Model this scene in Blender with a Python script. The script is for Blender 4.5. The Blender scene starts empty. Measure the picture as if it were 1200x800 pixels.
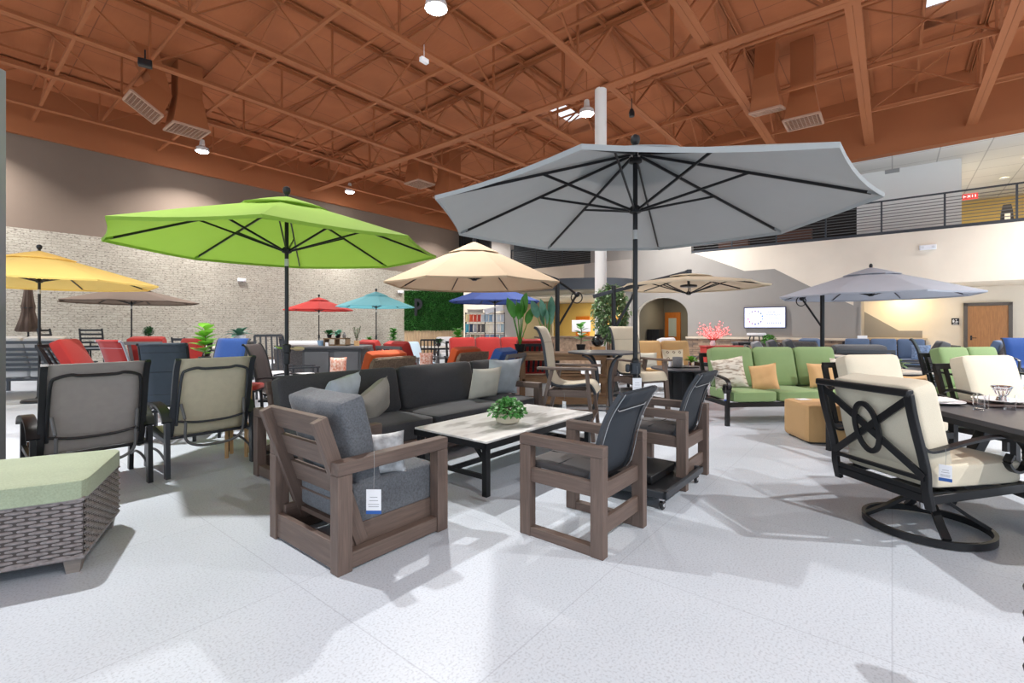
import bpy, bmesh, math, random
from mathutils import Vector, Matrix
random.seed(7)
sc = bpy.context.scene
COL = sc.collection
PI = math.pi
def S(r, g, b):
    f = lambda c: (c/12.92 if c <= .04045 else ((c+.055)/1.055)**2.4)
    return (f(r/255), f(g/255), f(b/255), 1)
# ---------------- camera ----------------
cam = bpy.data.cameras.new('camera'); cam.sensor_width = 36; cam.lens = 36*552/1200
cam.shift_y = -16/1200; cam.clip_end = 200
co = bpy.data.objects.new('camera', cam); COL.objects.link(co)
co.location = (0, 0, 1.35); co.rotation_euler = (PI/2, 0, 0); sc.camera = co
sc.view_settings.view_transform = 'Standard'; sc.view_settings.look = 'None'
sc.view_settings.exposure = 0.58; sc.view_settings.gamma = 1; sc.view_settings.use_curve_mapping = False
# ---------------- daylight ----------------
w = bpy.data.worlds.new('world'); sc.world = w; w.use_nodes = True
bg = w.node_tree.nodes['Background']; bg.inputs[0].default_value = (.80, .90, 1, 1); bg.inputs[1].default_value = 1.1
# room axes: the hall is turned 51.1 degrees from the camera's
TH = math.atan2(.778, .628)
Ux, Uy = math.cos(TH), math.sin(TH)
def uv(u, v, z=0): return Vector((u*Ux - v*Uy, u*Uy + v*Ux, z))
def xy2uv(x, y): return (x*Ux + y*Uy, -x*Uy + y*Ux)
def area(name, loc, size, power, col=(1, .97, .93), rot=(0, 0, 0), spread=None, shape='DISK', size_y=None):
    L = bpy.data.lights.new(name, 'AREA'); L.shape = shape; L.size = size; L.energy = power; L.color = col
    if size_y: L.size_y = size_y
    if spread: L.spread = spread
    o = bpy.data.objects.new(name, L); COL.objects.link(o); o.location = loc; o.rotation_euler = rot
    return o
# ---------------- mesh builder ----------------
class MB:
    def __init__(s): s.v = []; s.f = []; s.g = []
    def add(s, vs, fs, M=None, g=None):
        n = len(s.v)
        for i, p in enumerate(vs):
            p = Vector(p)
            s.g.append(Vector(g[i]) if g else p.copy())
            s.v.append(M @ p if M is not None else p)
        s.f += [tuple(n+i for i in f) for f in fs]
        return s
    BF = [(0,3,2,1),(4,5,6,7),(0,1,5,4),(1,2,6,5),(2,3,7,6),(3,0,4,7)]
    def box(s, c, d, R=None):
        x, y, z = d[0]/2, d[1]/2, d[2]/2
        vs = [(-x,-y,-z),(x,-y,-z),(x,y,-z),(-x,y,-z),(-x,-y,z),(x,-y,z),(x,y,z),(-x,y,z)]
        k = max(range(3), key=lambda i: d[i]); o = random.random()*50
        g = [Vector((p[k]+o, p[(k+1)%3]+o, p[(k+2)%3]-o)) for p in vs]
        M = Matrix.Translation(Vector(c)) @ (R.to_4x4() if R is not None else Matrix())
        return s.add(vs, s.BF, M, g)
    def bx(s, x0, x1, y0, y1, z0, z1): return s.box(((x0+x1)/2, (y0+y1)/2, (z0+z1)/2), (abs(x1-x0), abs(y1-y0), abs(z1-z0)))
    def bar(s, a, b, w, h, up=(0,0,1)):
        a, b = Vector(a), Vector(b); d = b-a; L = d.length; x = d.normalized(); up = Vector(up)
        if abs(x.dot(up)) > .98: up = Vector((0,1,0))
        y = up.cross(x).normalized(); z = x.cross(y)
        return s.box((a+b)/2, (L, w, h), Matrix((x, y, z)).transposed())
    def frames(s, pts, closed, up):
        P = [Vector(p) for p in pts]; n = len(P); out = []
        for i in range(n):
            if closed: t = P[(i+1)%n]-P[i-1]
            else: t = P[min(i+1, n-1)]-P[max(i-1, 0)]
            t.normalize(); u = Vector(up)
            if abs(t.dot(u)) > .97: u = Vector((0,1,0)) if abs(t.y) < .9 else Vector((1,0,0))
            sd = u.cross(t).normalized(); out.append((P[i], sd, t.cross(sd)))
        return out
    def sweep(s, pts, prof, closed=False, up=(0,0,1), caps=True, scl=None):
        fr = s.frames(pts, closed, up); m = len(prof); vs = []; fs = []
        for i, (p, a, b) in enumerate(fr):
            k = scl[i] if scl else 1
            vs += [p + a*q[0]*k + b*q[1]*k for q in prof]
        n = len(fr)
        for i in range(n if closed else n-1):
            j = (i+1) % n
            for q in range(m): fs.append((i*m+q, i*m+(q+1)%m, j*m+(q+1)%m, j*m+q))
        if caps and not closed: fs += [tuple(range(m))[::-1], tuple((n-1)*m+q for q in range(m))]
        return s.add(vs, fs)
    def tube(s, pts, r, n=8, closed=False, up=(0,0,1), scl=None):
        return s.sweep(pts, [(r*math.cos(2*PI*i/n), r*math.sin(2*PI*i/n)) for i in range(n)], closed, up, True, scl)
    def strap(s, pts, w, h, closed=False, up=(0,0,1)):
        return s.sweep(pts, [(-w/2,-h/2),(w/2,-h/2),(w/2,h/2),(-w/2,h/2)], closed, up)
    def lathe(s, prof, n=24, c=(0,0,0), M=None):
        vs = []; fs = []; c = Vector(c)
        for r, z in prof: vs += [c+Vector((max(r,.0004)*math.cos(2*PI*i/n), max(r,.0004)*math.sin(2*PI*i/n), z)) for i in range(n)]
        for k in range(len(prof)-1):
            for i in range(n): j = (i+1)%n; fs.append((k*n+i, k*n+j, (k+1)*n+j, (k+1)*n+i))
        fs += [tuple(range(n))[::-1], tuple((len(prof)-1)*n+i for i in range(n))]
        return s.add(vs, fs, M)
    def cyl(s, c, r, h, n=20): return s.lathe([(r,0),(r,h)], n, c)
    def prism(s, poly, vec):
        n = len(poly); P = [Vector(p) for p in poly]; v = Vector(vec)
        fs = [tuple(range(n))[::-1], tuple(range(n, 2*n))] + [(i, (i+1)%n, n+(i+1)%n, n+i) for i in range(n)]
        return s.add(P + [p+v for p in P], fs)
    def ell(s, c, r, n=14, m=8):
        if not hasattr(r, '__len__'): r = (r, r, r)
        vs = []; fs = []
        for k in range(m+1):
            a = PI*k/m
            for i in range(n): b = 2*PI*i/n; vs.append((c[0]+r[0]*max(math.sin(a),.001)*math.cos(b), c[1]+r[1]*max(math.sin(a),.001)*math.sin(b), c[2]-r[2]*math.cos(a)))
        for k in range(m):
            for i in range(n): j = (i+1)%n; fs.append((k*n+i, k*n+j, (k+1)*n+j, (k+1)*n+i))
        return s.add(vs, fs)
    def sheet(s, fn, nu, nv, M=None):
        vs = [fn(i/nu, j/nv) for j in range(nv+1) for i in range(nu+1)]
        fs = [(j*(nu+1)+i, j*(nu+1)+i+1, (j+1)*(nu+1)+i+1, (j+1)*(nu+1)+i) for j in range(nv) for i in range(nu)]
        return s.add(vs, fs, M)
    def cushion(s, c, d, R=None, crown=.03, e=7, n=9, pin=0.0, wr=0.0):
        # boxy upholstered cushion: rounded box, crowned on its two large faces (local z is the thin axis)
        bm = bmesh.new(); bmesh.ops.create_cube(bm, size=2)
        bmesh.ops.subdivide_edges(bm, edges=bm.edges[:], cuts=n, use_grid_fill=True)
        ph = random.random()*9
        for v in bm.verts:
            x, y, z = v.co
            k = (abs(x)**e+abs(y)**e+abs(z)**e)**(1/e)
            k = 1/k
            X, Y, Z = x*k, y*k, z*k
            px = X*(1-pin*(1-Y**4)); py = Y*(1-pin*(1-X**4))
            zz = Z*d[2]/2 + (crown*(1-X*X)*(1-Y*Y)*(1 if z > 0 else -1)*min(1, abs(Z)*1.2))
            zz += wr*math.sin(7*X+3*Y+ph)*math.sin(5*Y-2*X+ph)*(1 if z > 0 else .4)
            v.co = (px*d[0]/2, py*d[1]/2, zz)
        M = Matrix.Translation(Vector(c)) @ (R.to_4x4() if R is not None else Matrix())
        vs = [v.co.copy() for v in bm.verts]; bm.verts.index_update()
        fs = [tuple(v.index for v in f.verts) for f in bm.faces]; bm.free()
        return s.add(vs, fs, M)
    def pillow(s, c, w, h, t, R=None, n=14, wr=.006):
        # throw pillow: two puffed faces meeting in a seam, pinched corners (local x wide, z high, y thick)
        vs = []; fs = []; ph = random.random()*9
        for sd in (-1, 1):
            for j in range(n+1):
                for i in range(n+1):
                    x = -1+2*i/n; y = -1+2*j/n
                    X = x*(1-.08*(1-y*y)); Y = y*(1-.08*(1-x*x))
                    th = t/2*((max(0, 1-x**4))*(max(0, 1-y**4)))**.55
                    th += wr*math.sin(6*x+4*y+ph)*math.sin(5*y-3*x+ph)*(1-x*x)*(1-y*y)
                    vs.append((X*w/2, sd*th, Y*h/2))
        m = (n+1)**2
        for j in range(n):
            for i in range(n):
                a = j*(n+1)+i
                fs.append((a, a+1, a+n+2, a+n+1)); fs.append((m+a, m+a+n+1, m+a+n+2, m+a+1))
        M = Matrix.Translation(Vector(c)) @ (R.to_4x4() if R is not None else Matrix())
        return s.add(vs, fs, M)
    def leaf(s, base, d, L, w, droop=.3, up=(0,0,1), n=6, fold=.25, neck=.0):
        base = Vector(base); d = Vector(d).normalized(); up = Vector(up)
        side = d.cross(up)
        if side.length < .05: side = Vector((1,0,0))
        side.normalize(); nr = side.cross(d); vs = []; fs = []
        for i in range(n+1):
            t = i/n
            p = base + d*L*t - Vector((0,0,1))*droop*L*t*t
            tt = max(0, (t-neck)/(1-neck)) if neck else t
            ww = w/2*(math.sin(PI*min(1, tt**.75)))**.8 + .0015
            vs += [p - side*ww + nr*fold*ww, p, p + side*ww + nr*fold*ww]
        for i in range(n): a = i*3; fs += [(a, a+1, a+4, a+3), (a+1, a+2, a+5, a+4)]
        return s.add(vs, fs)
    def build(s, name, mat, parent=None, smooth=38, bevel=0, seg=2, loc=None, rz=None, fix=True, sub=0):
        me = bpy.data.meshes.new(name)
        me.from_pydata([tuple(p) for p in s.v], [], s.f)
        at = me.attributes.new('gr', 'FLOAT_VECTOR', 'POINT')
        at.data.foreach_set('vector', [c for p in s.g for c in p])
        if fix:
            bm = bmesh.new(); bm.from_mesh(me); bmesh.ops.recalc_face_normals(bm, faces=bm.faces); bm.to_mesh(me); bm.free()
        me.materials.append(mat); me.validate()
        if smooth: me.shade_smooth(); me.set_sharp_from_angle(angle=math.radians(smooth))
        o = bpy.data.objects.new(name, me); COL.objects.link(o)
        if parent: o.parent = parent
        if loc is not None: o.location = loc
        if rz is not None: o.rotation_euler.z = rz
        if bevel:
            b = o.modifiers.new('b', 'BEVEL'); b.width = bevel; b.segments = seg; b.limit_method = 'ANGLE'; b.harden_normals = False
        return o
def Rx(a): return Matrix.Rotation(a, 3, 'X')
def Ry(a): return Matrix.Rotation(a, 3, 'Y')
def Rz(a): return Matrix.Rotation(a, 3, 'Z')
def arc(c, r, a0, a1, n, ax='xz'):
    out = []
    for i in range(n+1):
        a = a0+(a1-a0)*i/n; p, q = r*math.cos(a), r*math.sin(a)
        out.append({'xz': (c[0]+p, c[1], c[2]+q), 'yz': (c[0], c[1]+p, c[2]+q), 'xy': (c[0]+p, c[1]+q, c[2])}[ax])
    return out
def smoothpath(P, k=6):
    # Catmull-Rom through the points
    P = [Vector(p) for p in P]; out = []
    for i in range(len(P)-1):
        a, b, c, d = P[max(i-1, 0)], P[i], P[i+1], P[min(i+2, len(P)-1)]
        for j in range(k):
            t = j/k
            out.append(.5*((2*b)+(c-a)*t+(2*a-5*b+4*c-d)*t*t+(3*b-a-3*c+d)*t**3))
    out.append(P[-1]); return out
def face(dx, dy): return math.atan2(-dx, dy)
FU = face(Ux, Uy); FV = face(-Uy, Ux); FNU = face(-Ux, -Uy); FNV = face(Uy, -Ux)
def thing(name, label, cat, loc, rz=0, group=None):
    o = bpy.data.objects.new(name, None); COL.objects.link(o); o.empty_display_size = .1
    o.location = Vector(loc) if len(loc) == 3 else Vector((loc[0], loc[1], 0)); o.rotation_euler.z = rz
    o['label'] = label; o['category'] = cat
    if group: o['group'] = group
    return o
def tag(o, label, cat, group=None, kind=None):
    o['label'] = label; o['category'] = cat
    if group: o['group'] = group
    if kind: o['kind'] = kind
    return o
def struct(name, mb, mat, bevel=0, smooth=30):
    o = mb.build(name, mat, None, smooth=smooth, bevel=bevel, rz=TH); o['kind'] = 'structure'; return o
# ---------------- materials ----------------
_m = {}
def mat(name, col, rough=.6, metal=0, var=0.0, vs=6, bump=0, bs=200, kind='plain', col2=None, trans=0, spec=.5, coat=0):
    if name in _m: return _m[name]
    m = bpy.data.materials.new(name); m.use_nodes = True; nt = m.node_tree; N = nt.nodes; Lk = nt.links
    b = N['Principled BSDF']; b.inputs['Base Color'].default_value = col; b.inputs['Roughness'].default_value = rough
    b.inputs['Metallic'].default_value = metal; b.inputs['Specular IOR Level'].default_value = spec
    if coat: b.inputs['Coat Weight'].default_value = coat
    tc = N.new('ShaderNodeTexCoord'); src = tc.outputs['Object']
    def noise(scale, mp=None, detail=3, s=src):
        if mp:
            q = N.new('ShaderNodeMapping'); q.inputs['Scale'].default_value = mp; Lk.new(s, q.inputs[0]); s = q.outputs[0]
        n = N.new('ShaderNodeTexNoise'); n.inputs['Scale'].default_value = scale; n.inputs['Detail'].default_value = detail; Lk.new(s, n.inputs['Vector']); return n.outputs['Fac']
    def ramp(fac, stops):
        r = N.new('ShaderNodeValToRGB'); e = r.color_ramp.elements
        while len(e) < len(stops): e.new(.5)
        for k, (p, c) in enumerate(stops): e[k].position = p; e[k].color = c
        Lk.new(fac, r.inputs[0]); return r.outputs[0]
    def sc_(c, k): return (min(1, c[0]*k), min(1, c[1]*k), min(1, c[2]*k), 1)
    def setc(o): Lk.new(o, b.inputs['Base Color'])
    def mixc(fac, A, B, mode='MIX'):
        x = N.new('ShaderNodeMix'); x.data_type = 'RGBA'; x.blend_type = mode
        if hasattr(fac, 'links'): Lk.new(fac, x.inputs[0])
        else: x.inputs[0].default_value = fac
        for k, q in ((6, A), (7, B)):
            if hasattr(q, 'links'): Lk.new(q, x.inputs[k])
            else: x.inputs[k].default_value = q
        return x.outputs[2]
    def dobump(h, st, dist=.01):
        q = N.new('ShaderNodeBump'); q.inputs['Strength'].default_value = st; q.inputs['Distance'].default_value = dist
        Lk.new(h, q.inputs['Height']); Lk.new(q.outputs[0], b.inputs['Normal'])
    if kind == 'wood':
        at = N.new('ShaderNodeAttribute'); at.attribute_name = 'gr'; g = at.outputs['Vector']
        n1 = noise(3, (1, 14, 14), 4, g); n2 = noise(5, (1.5, 60, 60), 3, g)
        c = ramp(n1, [(.25, sc_(col, .72)), (.55, col), (.8, col2 or sc_(col, 1.25))])
        setc(mixc(.35, c, ramp(n2, [(.35, sc_(col, .6)), (.65, sc_(col, 1.3))]))); dobump(n2, .25, .002)
    elif kind == 'fabric':
        n1 = noise(vs, None, 2); n2 = noise(bs, None, 2)
        a = ramp(n1, [(.3, sc_(col, 1-var)), (.7, sc_(col, 1+var))])
        setc(mixc(.5, a, ramp(n2, [(.3, sc_(col, 1-var*2.2)), (.7, col2 or sc_(col, 1+var*2.2))]))); dobump(n2, bump or .3, .003)
        b.inputs['Sheen Weight'].default_value = .15
    elif var or bump:
        n1 = noise(vs, None, 4)
        if var: setc(ramp(n1, [(.3, sc_(col, 1-var)), (.7, col2 or sc_(col, 1+var))]))
        if bump: dobump(noise(bs, None, 2), bump, .004)
    if trans:
        t = N.new('ShaderNodeBsdfTranslucent'); x = N.new('ShaderNodeMixShader'); x.inputs[0].default_value = trans
        t.inputs[0].default_value = col
        Lk.new(b.outputs[0], x.inputs[1]); Lk.new(t.outputs[0], x.inputs[2]); Lk.new(x.outputs[0], N['Material Output'].inputs[0])
    m['h'] = 1; _m[name] = m
    m_tools[name] = (nt, N, Lk, b, src, noise, ramp, mixc, setc, dobump)
    return m
m_tools = {}
def emis(name, col, st):
    if name in _m: return _m[name]
    m = mat(name, col); b = m.node_tree.nodes['Principled BSDF']
    b.inputs['Emission Color'].default_value = col; b.inputs['Emission Strength'].default_value = st; return m
def glassmat():
    m = mat('clear_glass', (1,1,1,1), .03); b = m.node_tree.nodes['Principled BSDF']
    b.inputs['Transmission Weight'].default_value = 1; b.inputs['IOR'].default_value = 1.3; return m
BLK = mat('black_metal', S(34,35,38), .38, .3)
GRAPH = mat('graphite_metal', S(62,66,72), .42, .3)
GREYF = mat('grey_frame', S(98,98,99), .5, .1)
CHROME = mat('chrome', S(215,215,218), .12, 1)
WHITE = mat('white_card', S(238,240,245), .6)
BLUEC = mat('blue_print', S(40,90,165), .6)
WOOD = mat('driftwood_brown', S(104,88,80), .55, kind='wood', col2=S(126,106,95))
# ================= THE ROOM =================
mb = MB(); mb.bx(-9, 31, -16, 21.2, -.15, 0)
FLOOR = mat('pale_terrazzo', S(206,209,212), .3)
nt, N, Lk, b, src, noise, ramp, mixc, setc, dobump = m_tools['pale_terrazzo']
n1 = noise(.9, None, 3); n2 = noise(90, None, 2); n3 = noise(14, None, 5)
c1 = ramp(n1, [(.3, S(182,192,205)), (.7, S(197,207,220))])
c2 = ramp(n2, [(.36, S(160,165,171)), (.46, S(198,205,212)), (.7, S(210,217,224))])
br = N.new('ShaderNodeTexBrick'); br.inputs['Scale'].default_value = 1; br.inputs['Brick Width'].default_value = 1.22; br.inputs['Row Height'].default_value = 1.22
br.offset = 0; br.inputs['Mortar Size'].default_value = .003; br.inputs['Color1'].default_value = (1,1,1,1); br.inputs['Color2'].default_value = (.97,.972,.975,1); br.inputs['Mortar'].default_value = (.8,.8,.82,1)
Lk.new(src, br.inputs['Vector'])
setc(mixc(1, mixc(.45, c1, c2), br.outputs['Color'], 'MULTIPLY'))
rr = N.new('ShaderNodeMapRange'); rr.inputs['To Min'].default_value = .28; rr.inputs['To Max'].default_value = .5; Lk.new(n3, rr.inputs[0]); Lk.new(rr.outputs[0], b.inputs['Roughness'])
struct('floor', mb, FLOOR)
def plaster(name, c, var=.03): return mat(name, c, .85, var=var, vs=1.2, bump=.12, bs=60)
UPG = plaster('grey_paint', S(118,103,91)); BEIGE = plaster('beige_paint', S(238,227,210)); RUST = mat('rust_paint', S(158,94,54), .75, var=.07, vs=.5, bump=.2, bs=12)
MURAL = plaster('mural_grey_paint', S(152,148,143)); LGREY = plaster('light_grey_paint', S(180,174,168)); WHT = plaster('white_paint', S(232,232,230), .01)
DARKW = mat('dark_interior_paint', S(38,33,32), .7, var=.2, vs=2); OLIVE = plaster('olive_taupe_paint', S(128,120,103)); OCHRE = plaster('ochre_paint', S(214,180,104))
# left wall: whitewashed brick below, grey above, rust fascia on top
BRICK = mat('whitewashed_brick', S(214,205,190), .9)
nt, N, Lk, b, src, noise, ramp, mixc, setc, dobump = m_tools['whitewashed_brick']
mp = N.new('ShaderNodeMapping'); mp.inputs['Rotation'].default_value = (PI/2, 0, 0); Lk.new(src, mp.inputs[0])
br = N.new('ShaderNodeTexBrick'); br.inputs['Scale'].default_value = 1; br.inputs['Brick Width'].default_value = .27; br.inputs['Row Height'].default_value = .085
br.inputs['Mortar Size'].default_value = .011; br.inputs['Mortar Smooth'].default_value = .6
br.inputs['Color1'].default_value = S(176,170,157); br.inputs['Color2'].default_value = S(160,154,141); br.inputs['Mortar'].default_value = S(130,124,114)
Lk.new(mp.outputs[0], br.inputs['Vector'])
sp = noise(13, (1, 1, 3.0), 6); sp2 = noise(1.1, None, 2)
thr = ramp(sp, [(.375, (0,0,0,1)), (.43, (1,1,1,1))])
base = mixc(.35, br.outputs['Color'], ramp(sp2, [(.3, S(158,153,140)), (.7, S(182,176,163))]))
setc(mixc(thr, S(112,104,95), base)); dobump(br.outputs['Fac'], -.5, .01)
mb = MB(); mb.bx(-8, 20.7, 20.6, 20.9, 0, 4.38); struct('wall_left', mb, BRICK)
mb = MB(); mb.bx(-8, 20.7, 20.6, 20.9, 4.38, 7.2); struct('wall_left_upper', mb, UPG)
mb = MB(); mb.bx(-8, 20.3, 20.45, 20.9, 7.2, 9.4); struct('wall_left_fascia', mb, RUST)
mb = MB(); mb.bx(-8, 20.2, 20.56, 20.6, 0, .12); struct('baseboard_left', mb, UPG)
# back wall (plane u = 20.3) with the arch, the lobby opening and the gallery above
def pl(name, poly, u, t, m): mb = MB(); mb.prism([(u, v, z) for v, z in poly], (t, 0, 0)); return struct(name, mb, m)
archp = [(9.08, 0), (9.08, 1.9)] + [(7.925+1.155*math.cos(a), 1.9+.78*math.sin(a)) for a in [PI*k/16 for k in range(1, 16)]] + [(6.77, 1.9), (6.77, 0)]
pl('wall_back', [(.89, 0), (.89, 4.5), (20.6, 4.5), (20.6, 0), (17, 0), (17, 2.95), (9.6, 2.95), (9.6, 0)] + archp, 20.3, .3, BEIGE)
mural = [(9.35, 0.02), (9.35, 4.5), (7.2, 4.5), (6.5, 4.5), (4.55, 3.6), (3.5, 3.6), (2.13, 2.73), (.9, 2.05), (.9, .02), (6.77, .02)] + [(v, z) for v, z in archp[::-1][1:]]
pl('wall_back_mural', mural, 20.29, .01, MURAL)
pl('wall_back_pier', [(9.35, 0.02), (9.6, 0.02), (9.6, 2.95), (11.8, 2.95), (11.8, 4.49), (9.35, 4.49)], 20.27, .03, LGREY)
pl('wall_back_upper', [(11.46, 4.5), (11.46, 7.2), (6.63, 7.2), (6.63, 4.5)], 20.3, .3, MURAL)
pl('wall_back_corner', [(17.9, 4.5), (17.9, 7.2), (16.5, 7.2), (16.5, 4.5)], 20.3, .3, LGREY)
pl('wall_back_fascia', [(20.6, 7.2), (20.6, 9.6), (-16, 10.2), (-16, 7.2)], 20.2, .4, RUST)
pl('wall_balcony', [(.89, 2.78), (.89, 4.5), (-16, 4.5), (-16, 2.78)], 20.3, .25, BEIGE)
# window beside the left corner of the gallery
mb = MB(); mb.bx(20.36, 20.4, 17.9, 20.6, 4.5, 7.2)
wn = struct('window_1', mb, mat('dark_glass', S(30,34,36), .08, spec=.8))
fr = MB()
for v in (17.95, 19.1, 20.2): fr.bx(20.28, 20.42, v-.05, v+.05, 4.5, 7.2)
for z in (4.55, 7.15): fr.bx(20.28, 20.42, 17.9, 20.6, z-.05, z+.05)
o = fr.build('window_frame', BLK, wn)
# recess with the wood door, soffit, balcony floor, gallery
mb = MB(); mb.bx(20.55, 22.9, -16, .89, 2.78, 2.88); struct('ceiling_soffit', mb, BEIGE)
pl('wall_right', [(1.0, 0), (1.0, 2.78), (-16, 2.78), (-16, 0)], 22.9, .2, BEIGE)
mb = MB(); mb.bx(20.29, 22.9, .85, 1.05, 0, 2.78); struct('wall_recess_side', mb, MURAL)
pl('wall_right_mural', [(.88, .02), (.88, 2.0), (-.2, 1.24), (-.86, 1.24), (-.86, .02)], 22.89, .01, MURAL)
mb = MB(); mb.bx(20.5, 31, -16, 20.6, 4.32, 4.46); struct('floor_gallery', mb, LGREY)
TILE = mat('ceiling_tile', S(226,226,222), .9)
nt, N, Lk, b, src, noise, ramp, mixc, setc, dobump = m_tools['ceiling_tile']
br = N.new('ShaderNodeTexBrick'); br.offset = 0; br.inputs['Scale'].default_value = 1; br.inputs['Brick Width'].default_value = 1.22; br.inputs['Row Height'].default_value = 1.22
br.inputs['Mortar Size'].default_value = .018; br.inputs['Color1'].default_value = S(228,228,224); br.inputs['Color2'].default_value = S(222,222,219); br.inputs['Mortar'].default_value = S(186,186,184)
Lk.new(src, br.inputs['Vector']); setc(br.outputs['Color'])
mb = MB(); mb.bx(20.6, 31, -16, 20.6, 7.2, 7.3); struct('ceiling_gallery', mb, TILE)
pl('wall_gallery_box', [(1.06, 4.46), (1.06, 7.2), (-1.86, 7.2), (-1.86, 4.46)], 22.35, 4.5, WHT)
pl('wall_gallery_dark', [(1.06, 4.46), (1.06, 7.2), (20.6, 7.2), (20.6, 4.46)], 25.5, .2, DARKW)
pl('wall_gallery_back', [(-1.86, 4.46), (-1.86, 7.2), (-16, 7.2), (-16, 4.46)], 30, .2, OCHRE)
# arch room, lobby
mb = MB(); mb.bx(20.6, 24.5, 6.3, 6.5, 0, 3.2); mb.bx(24.3, 24.5, 6.3, 9.55, 0, 3.2); mb.bx(20.6, 24.5, 9.35, 9.55, 0, 3.2)
struct('wall_alcove', mb, OLIVE)
mb = MB(); mb.bx(20.6, 24.5, 6.3, 9.55, 2.95, 3.05); struct('ceiling_alcove', mb, OLIVE)
mb = MB(); mb.bx(27, 27.2, 9.55, 20.6, 0, 3.2); mb.bx(20.6, 27.2, 20.4, 20.6, 0, 3.2); struct('wall_lobby', mb, OCHRE)
mb = MB(); mb.bx(24.7, 27.2, 9.5, 9.6, 0, 3.2); struct('wall_lobby_side', mb, OLIVE)
mb = MB(); mb.bx(20.6, 27.2, 9.55, 20.6, 2.97, 3.07); struct('ceiling_lobby', mb, LGREY)
mb = MB(); mb.bx(24, 24.15, 16.2, 20.4, 0, 2.97); struct('wall_lobby_partition', mb, OLIVE)
mb = MB(); mb.bx(20.35, 20.9, 16.1, 17, 0, 2.95); struct('wall_lobby_pier', mb, LGREY)
# curved dark canopy over the lobby counter
def halfdisc(r, r2, z0, z1, cv, n=28):
    m_ = MB(); P = [(20.28, cv-r, z0)] + [(20.28-r2*math.sin(PI*k/n), cv-r*math.cos(PI*k/n), z0) for k in range(1, n)] + [(20.28, cv+r, z0)]
    m_.prism(P, (0, 0, z1-z0)); return m_
struct('trim_canopy', halfdisc(4.1, 2.6, 3.02, 3.12, 13.3), OLIVE)
mb = MB(); P = [(20.28-2.62*math.sin(PI*k/28), 13.3-4.12*math.cos(PI*k/28), 3.32) for k in range(29)]
mb.strap(P, .06, .5); struct('trim_canopy_fascia', mb, GRAPH)
# stone wainscot with a light cap
STONE = mat('ledge_stone', S(134,112,94), .9)
nt, N, Lk, b, src, noise, ramp, mixc, setc, dobump = m_tools['ledge_stone']
mp = N.new('ShaderNodeMapping'); mp.inputs['Rotation'].default_value = (0, PI/2, PI/2); Lk.new(src, mp.inputs[0])
sx = N.new('ShaderNodeSeparateXYZ'); cx = N.new('ShaderNodeCombineXYZ'); Lk.new(src, sx.inputs[0]); Lk.new(sx.outputs[1], cx.inputs[0]); Lk.new(sx.outputs[2], cx.inputs[1])
br = N.new('ShaderNodeTexBrick'); br.inputs['Scale'].default_value = 1; br.inputs['Brick Width'].default_value = .42; br.inputs['Row Height'].default_value = .09; br.inputs['Mortar Size'].default_value = .008; br.inputs['Bias'].default_value = 0
br.inputs['Color1'].default_value = S(168,140,116); br.inputs['Color2'].default_value = S(98,84,76); br.inputs['Mortar'].default_value = S(50,44,40)
Lk.new(cx.outputs[0], br.inputs['Vector']); setc(mixc(.35, br.outputs['Color'], ramp(noise(5, None, 4), [(.3, S(90,78,72)), (.7, S(190,160,132))]))); dobump(br.outputs['Fac'], -.8, .02)
CAPM = mat('ledge_cap_stone', S(205,190,170), .8, var=.06, vs=3)
mb = MB(); mb.bx(20.14, 20.3, .89, 6.77, 0, .9); struct('wall_back_wainscot', mb, STONE)
mb = MB(); mb.bx(20.1, 20.3, .8, 6.8, .9, .98); struct('trim_1', mb, CAPM, bevel=.01)
mb = MB(); mb.bx(22.76, 22.9, -.95, .89, 0, .9); struct('wall_right_wainscot', mb, STONE)
mb = MB(); mb.bx(22.72, 22.9, -1.0, .9, .9, .98); struct('trim_2', mb, CAPM, bevel=.01)
# wood door
DOORW = mat('oak_door', S(186,128,74), .4, kind='wood', col2=S(200,142,86))
mb = MB(); mb.box((22.84, -2.545, 1.06), (.05, .99, 2.1)); dr = struct('door_1', mb, DOORW)
fr = MB(); fr.bx(22.78, 22.9, -3.14, -3.04, 0, 2.22); fr.bx(22.78, 22.9, -2.05, -1.95, 0, 2.22); fr.bx(22.78, 22.9, -3.14, -1.95, 2.12, 2.22)
fr.build('door_frame', mat('taupe_frame', S(98,90,84), .5), dr)
h = MB(); h.tube([(22.81, -2.14, 1.0), (22.77, -2.14, 1.0), (22.76, -2.16, 1.0), (22.76, -2.27, 1.0)], .011); h.box((22.81, -2.14, 1.0), (.012, .05, .16)); h.build('door_handle', BLK, dr)
# roof deck rising gently away from the left wall, with two skylights
zc = lambda v: 9.32-.028*v
SKY = [(13.7, 16.1, 8.75, 10.1), (14.6, 16.75, -2.3, -.62)]
DECK = mat('rust_deck', S(156,90,57), .8)
nt, N, Lk, b, src, noise, ramp, mixc, setc, dobump = m_tools['rust_deck']
br = N.new('ShaderNodeTexBrick'); br.offset = 0; br.inputs['Scale'].default_value = 1; br.inputs['Brick Width'].default_value = 2.6; br.inputs['Row Height'].default_value = 1.3; br.inputs['Mortar Size'].default_value = .012
br.inputs['Color1'].default_value = S(178,106,64); br.inputs['Color2'].default_value = S(166,98,58); br.inputs['Mortar'].default_value = S(96,54,36); Lk.new(src, br.inputs['Vector'])
setc(mixc(.4, br.outputs['Color'], ramp(noise(.8, None, 4), [(.3, S(138,78,42)), (.7, S(182,108,64))]))); dobump(noise(3, (4, .6, 1), 3), .3, .03)
us = sorted({-9, 20.3} | {q for s_ in SKY for q in s_[:2]}); vs_ = sorted({-16, 20.6} | {q for s_ in SKY for q in s_[2:]})
mb = MB()
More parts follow.
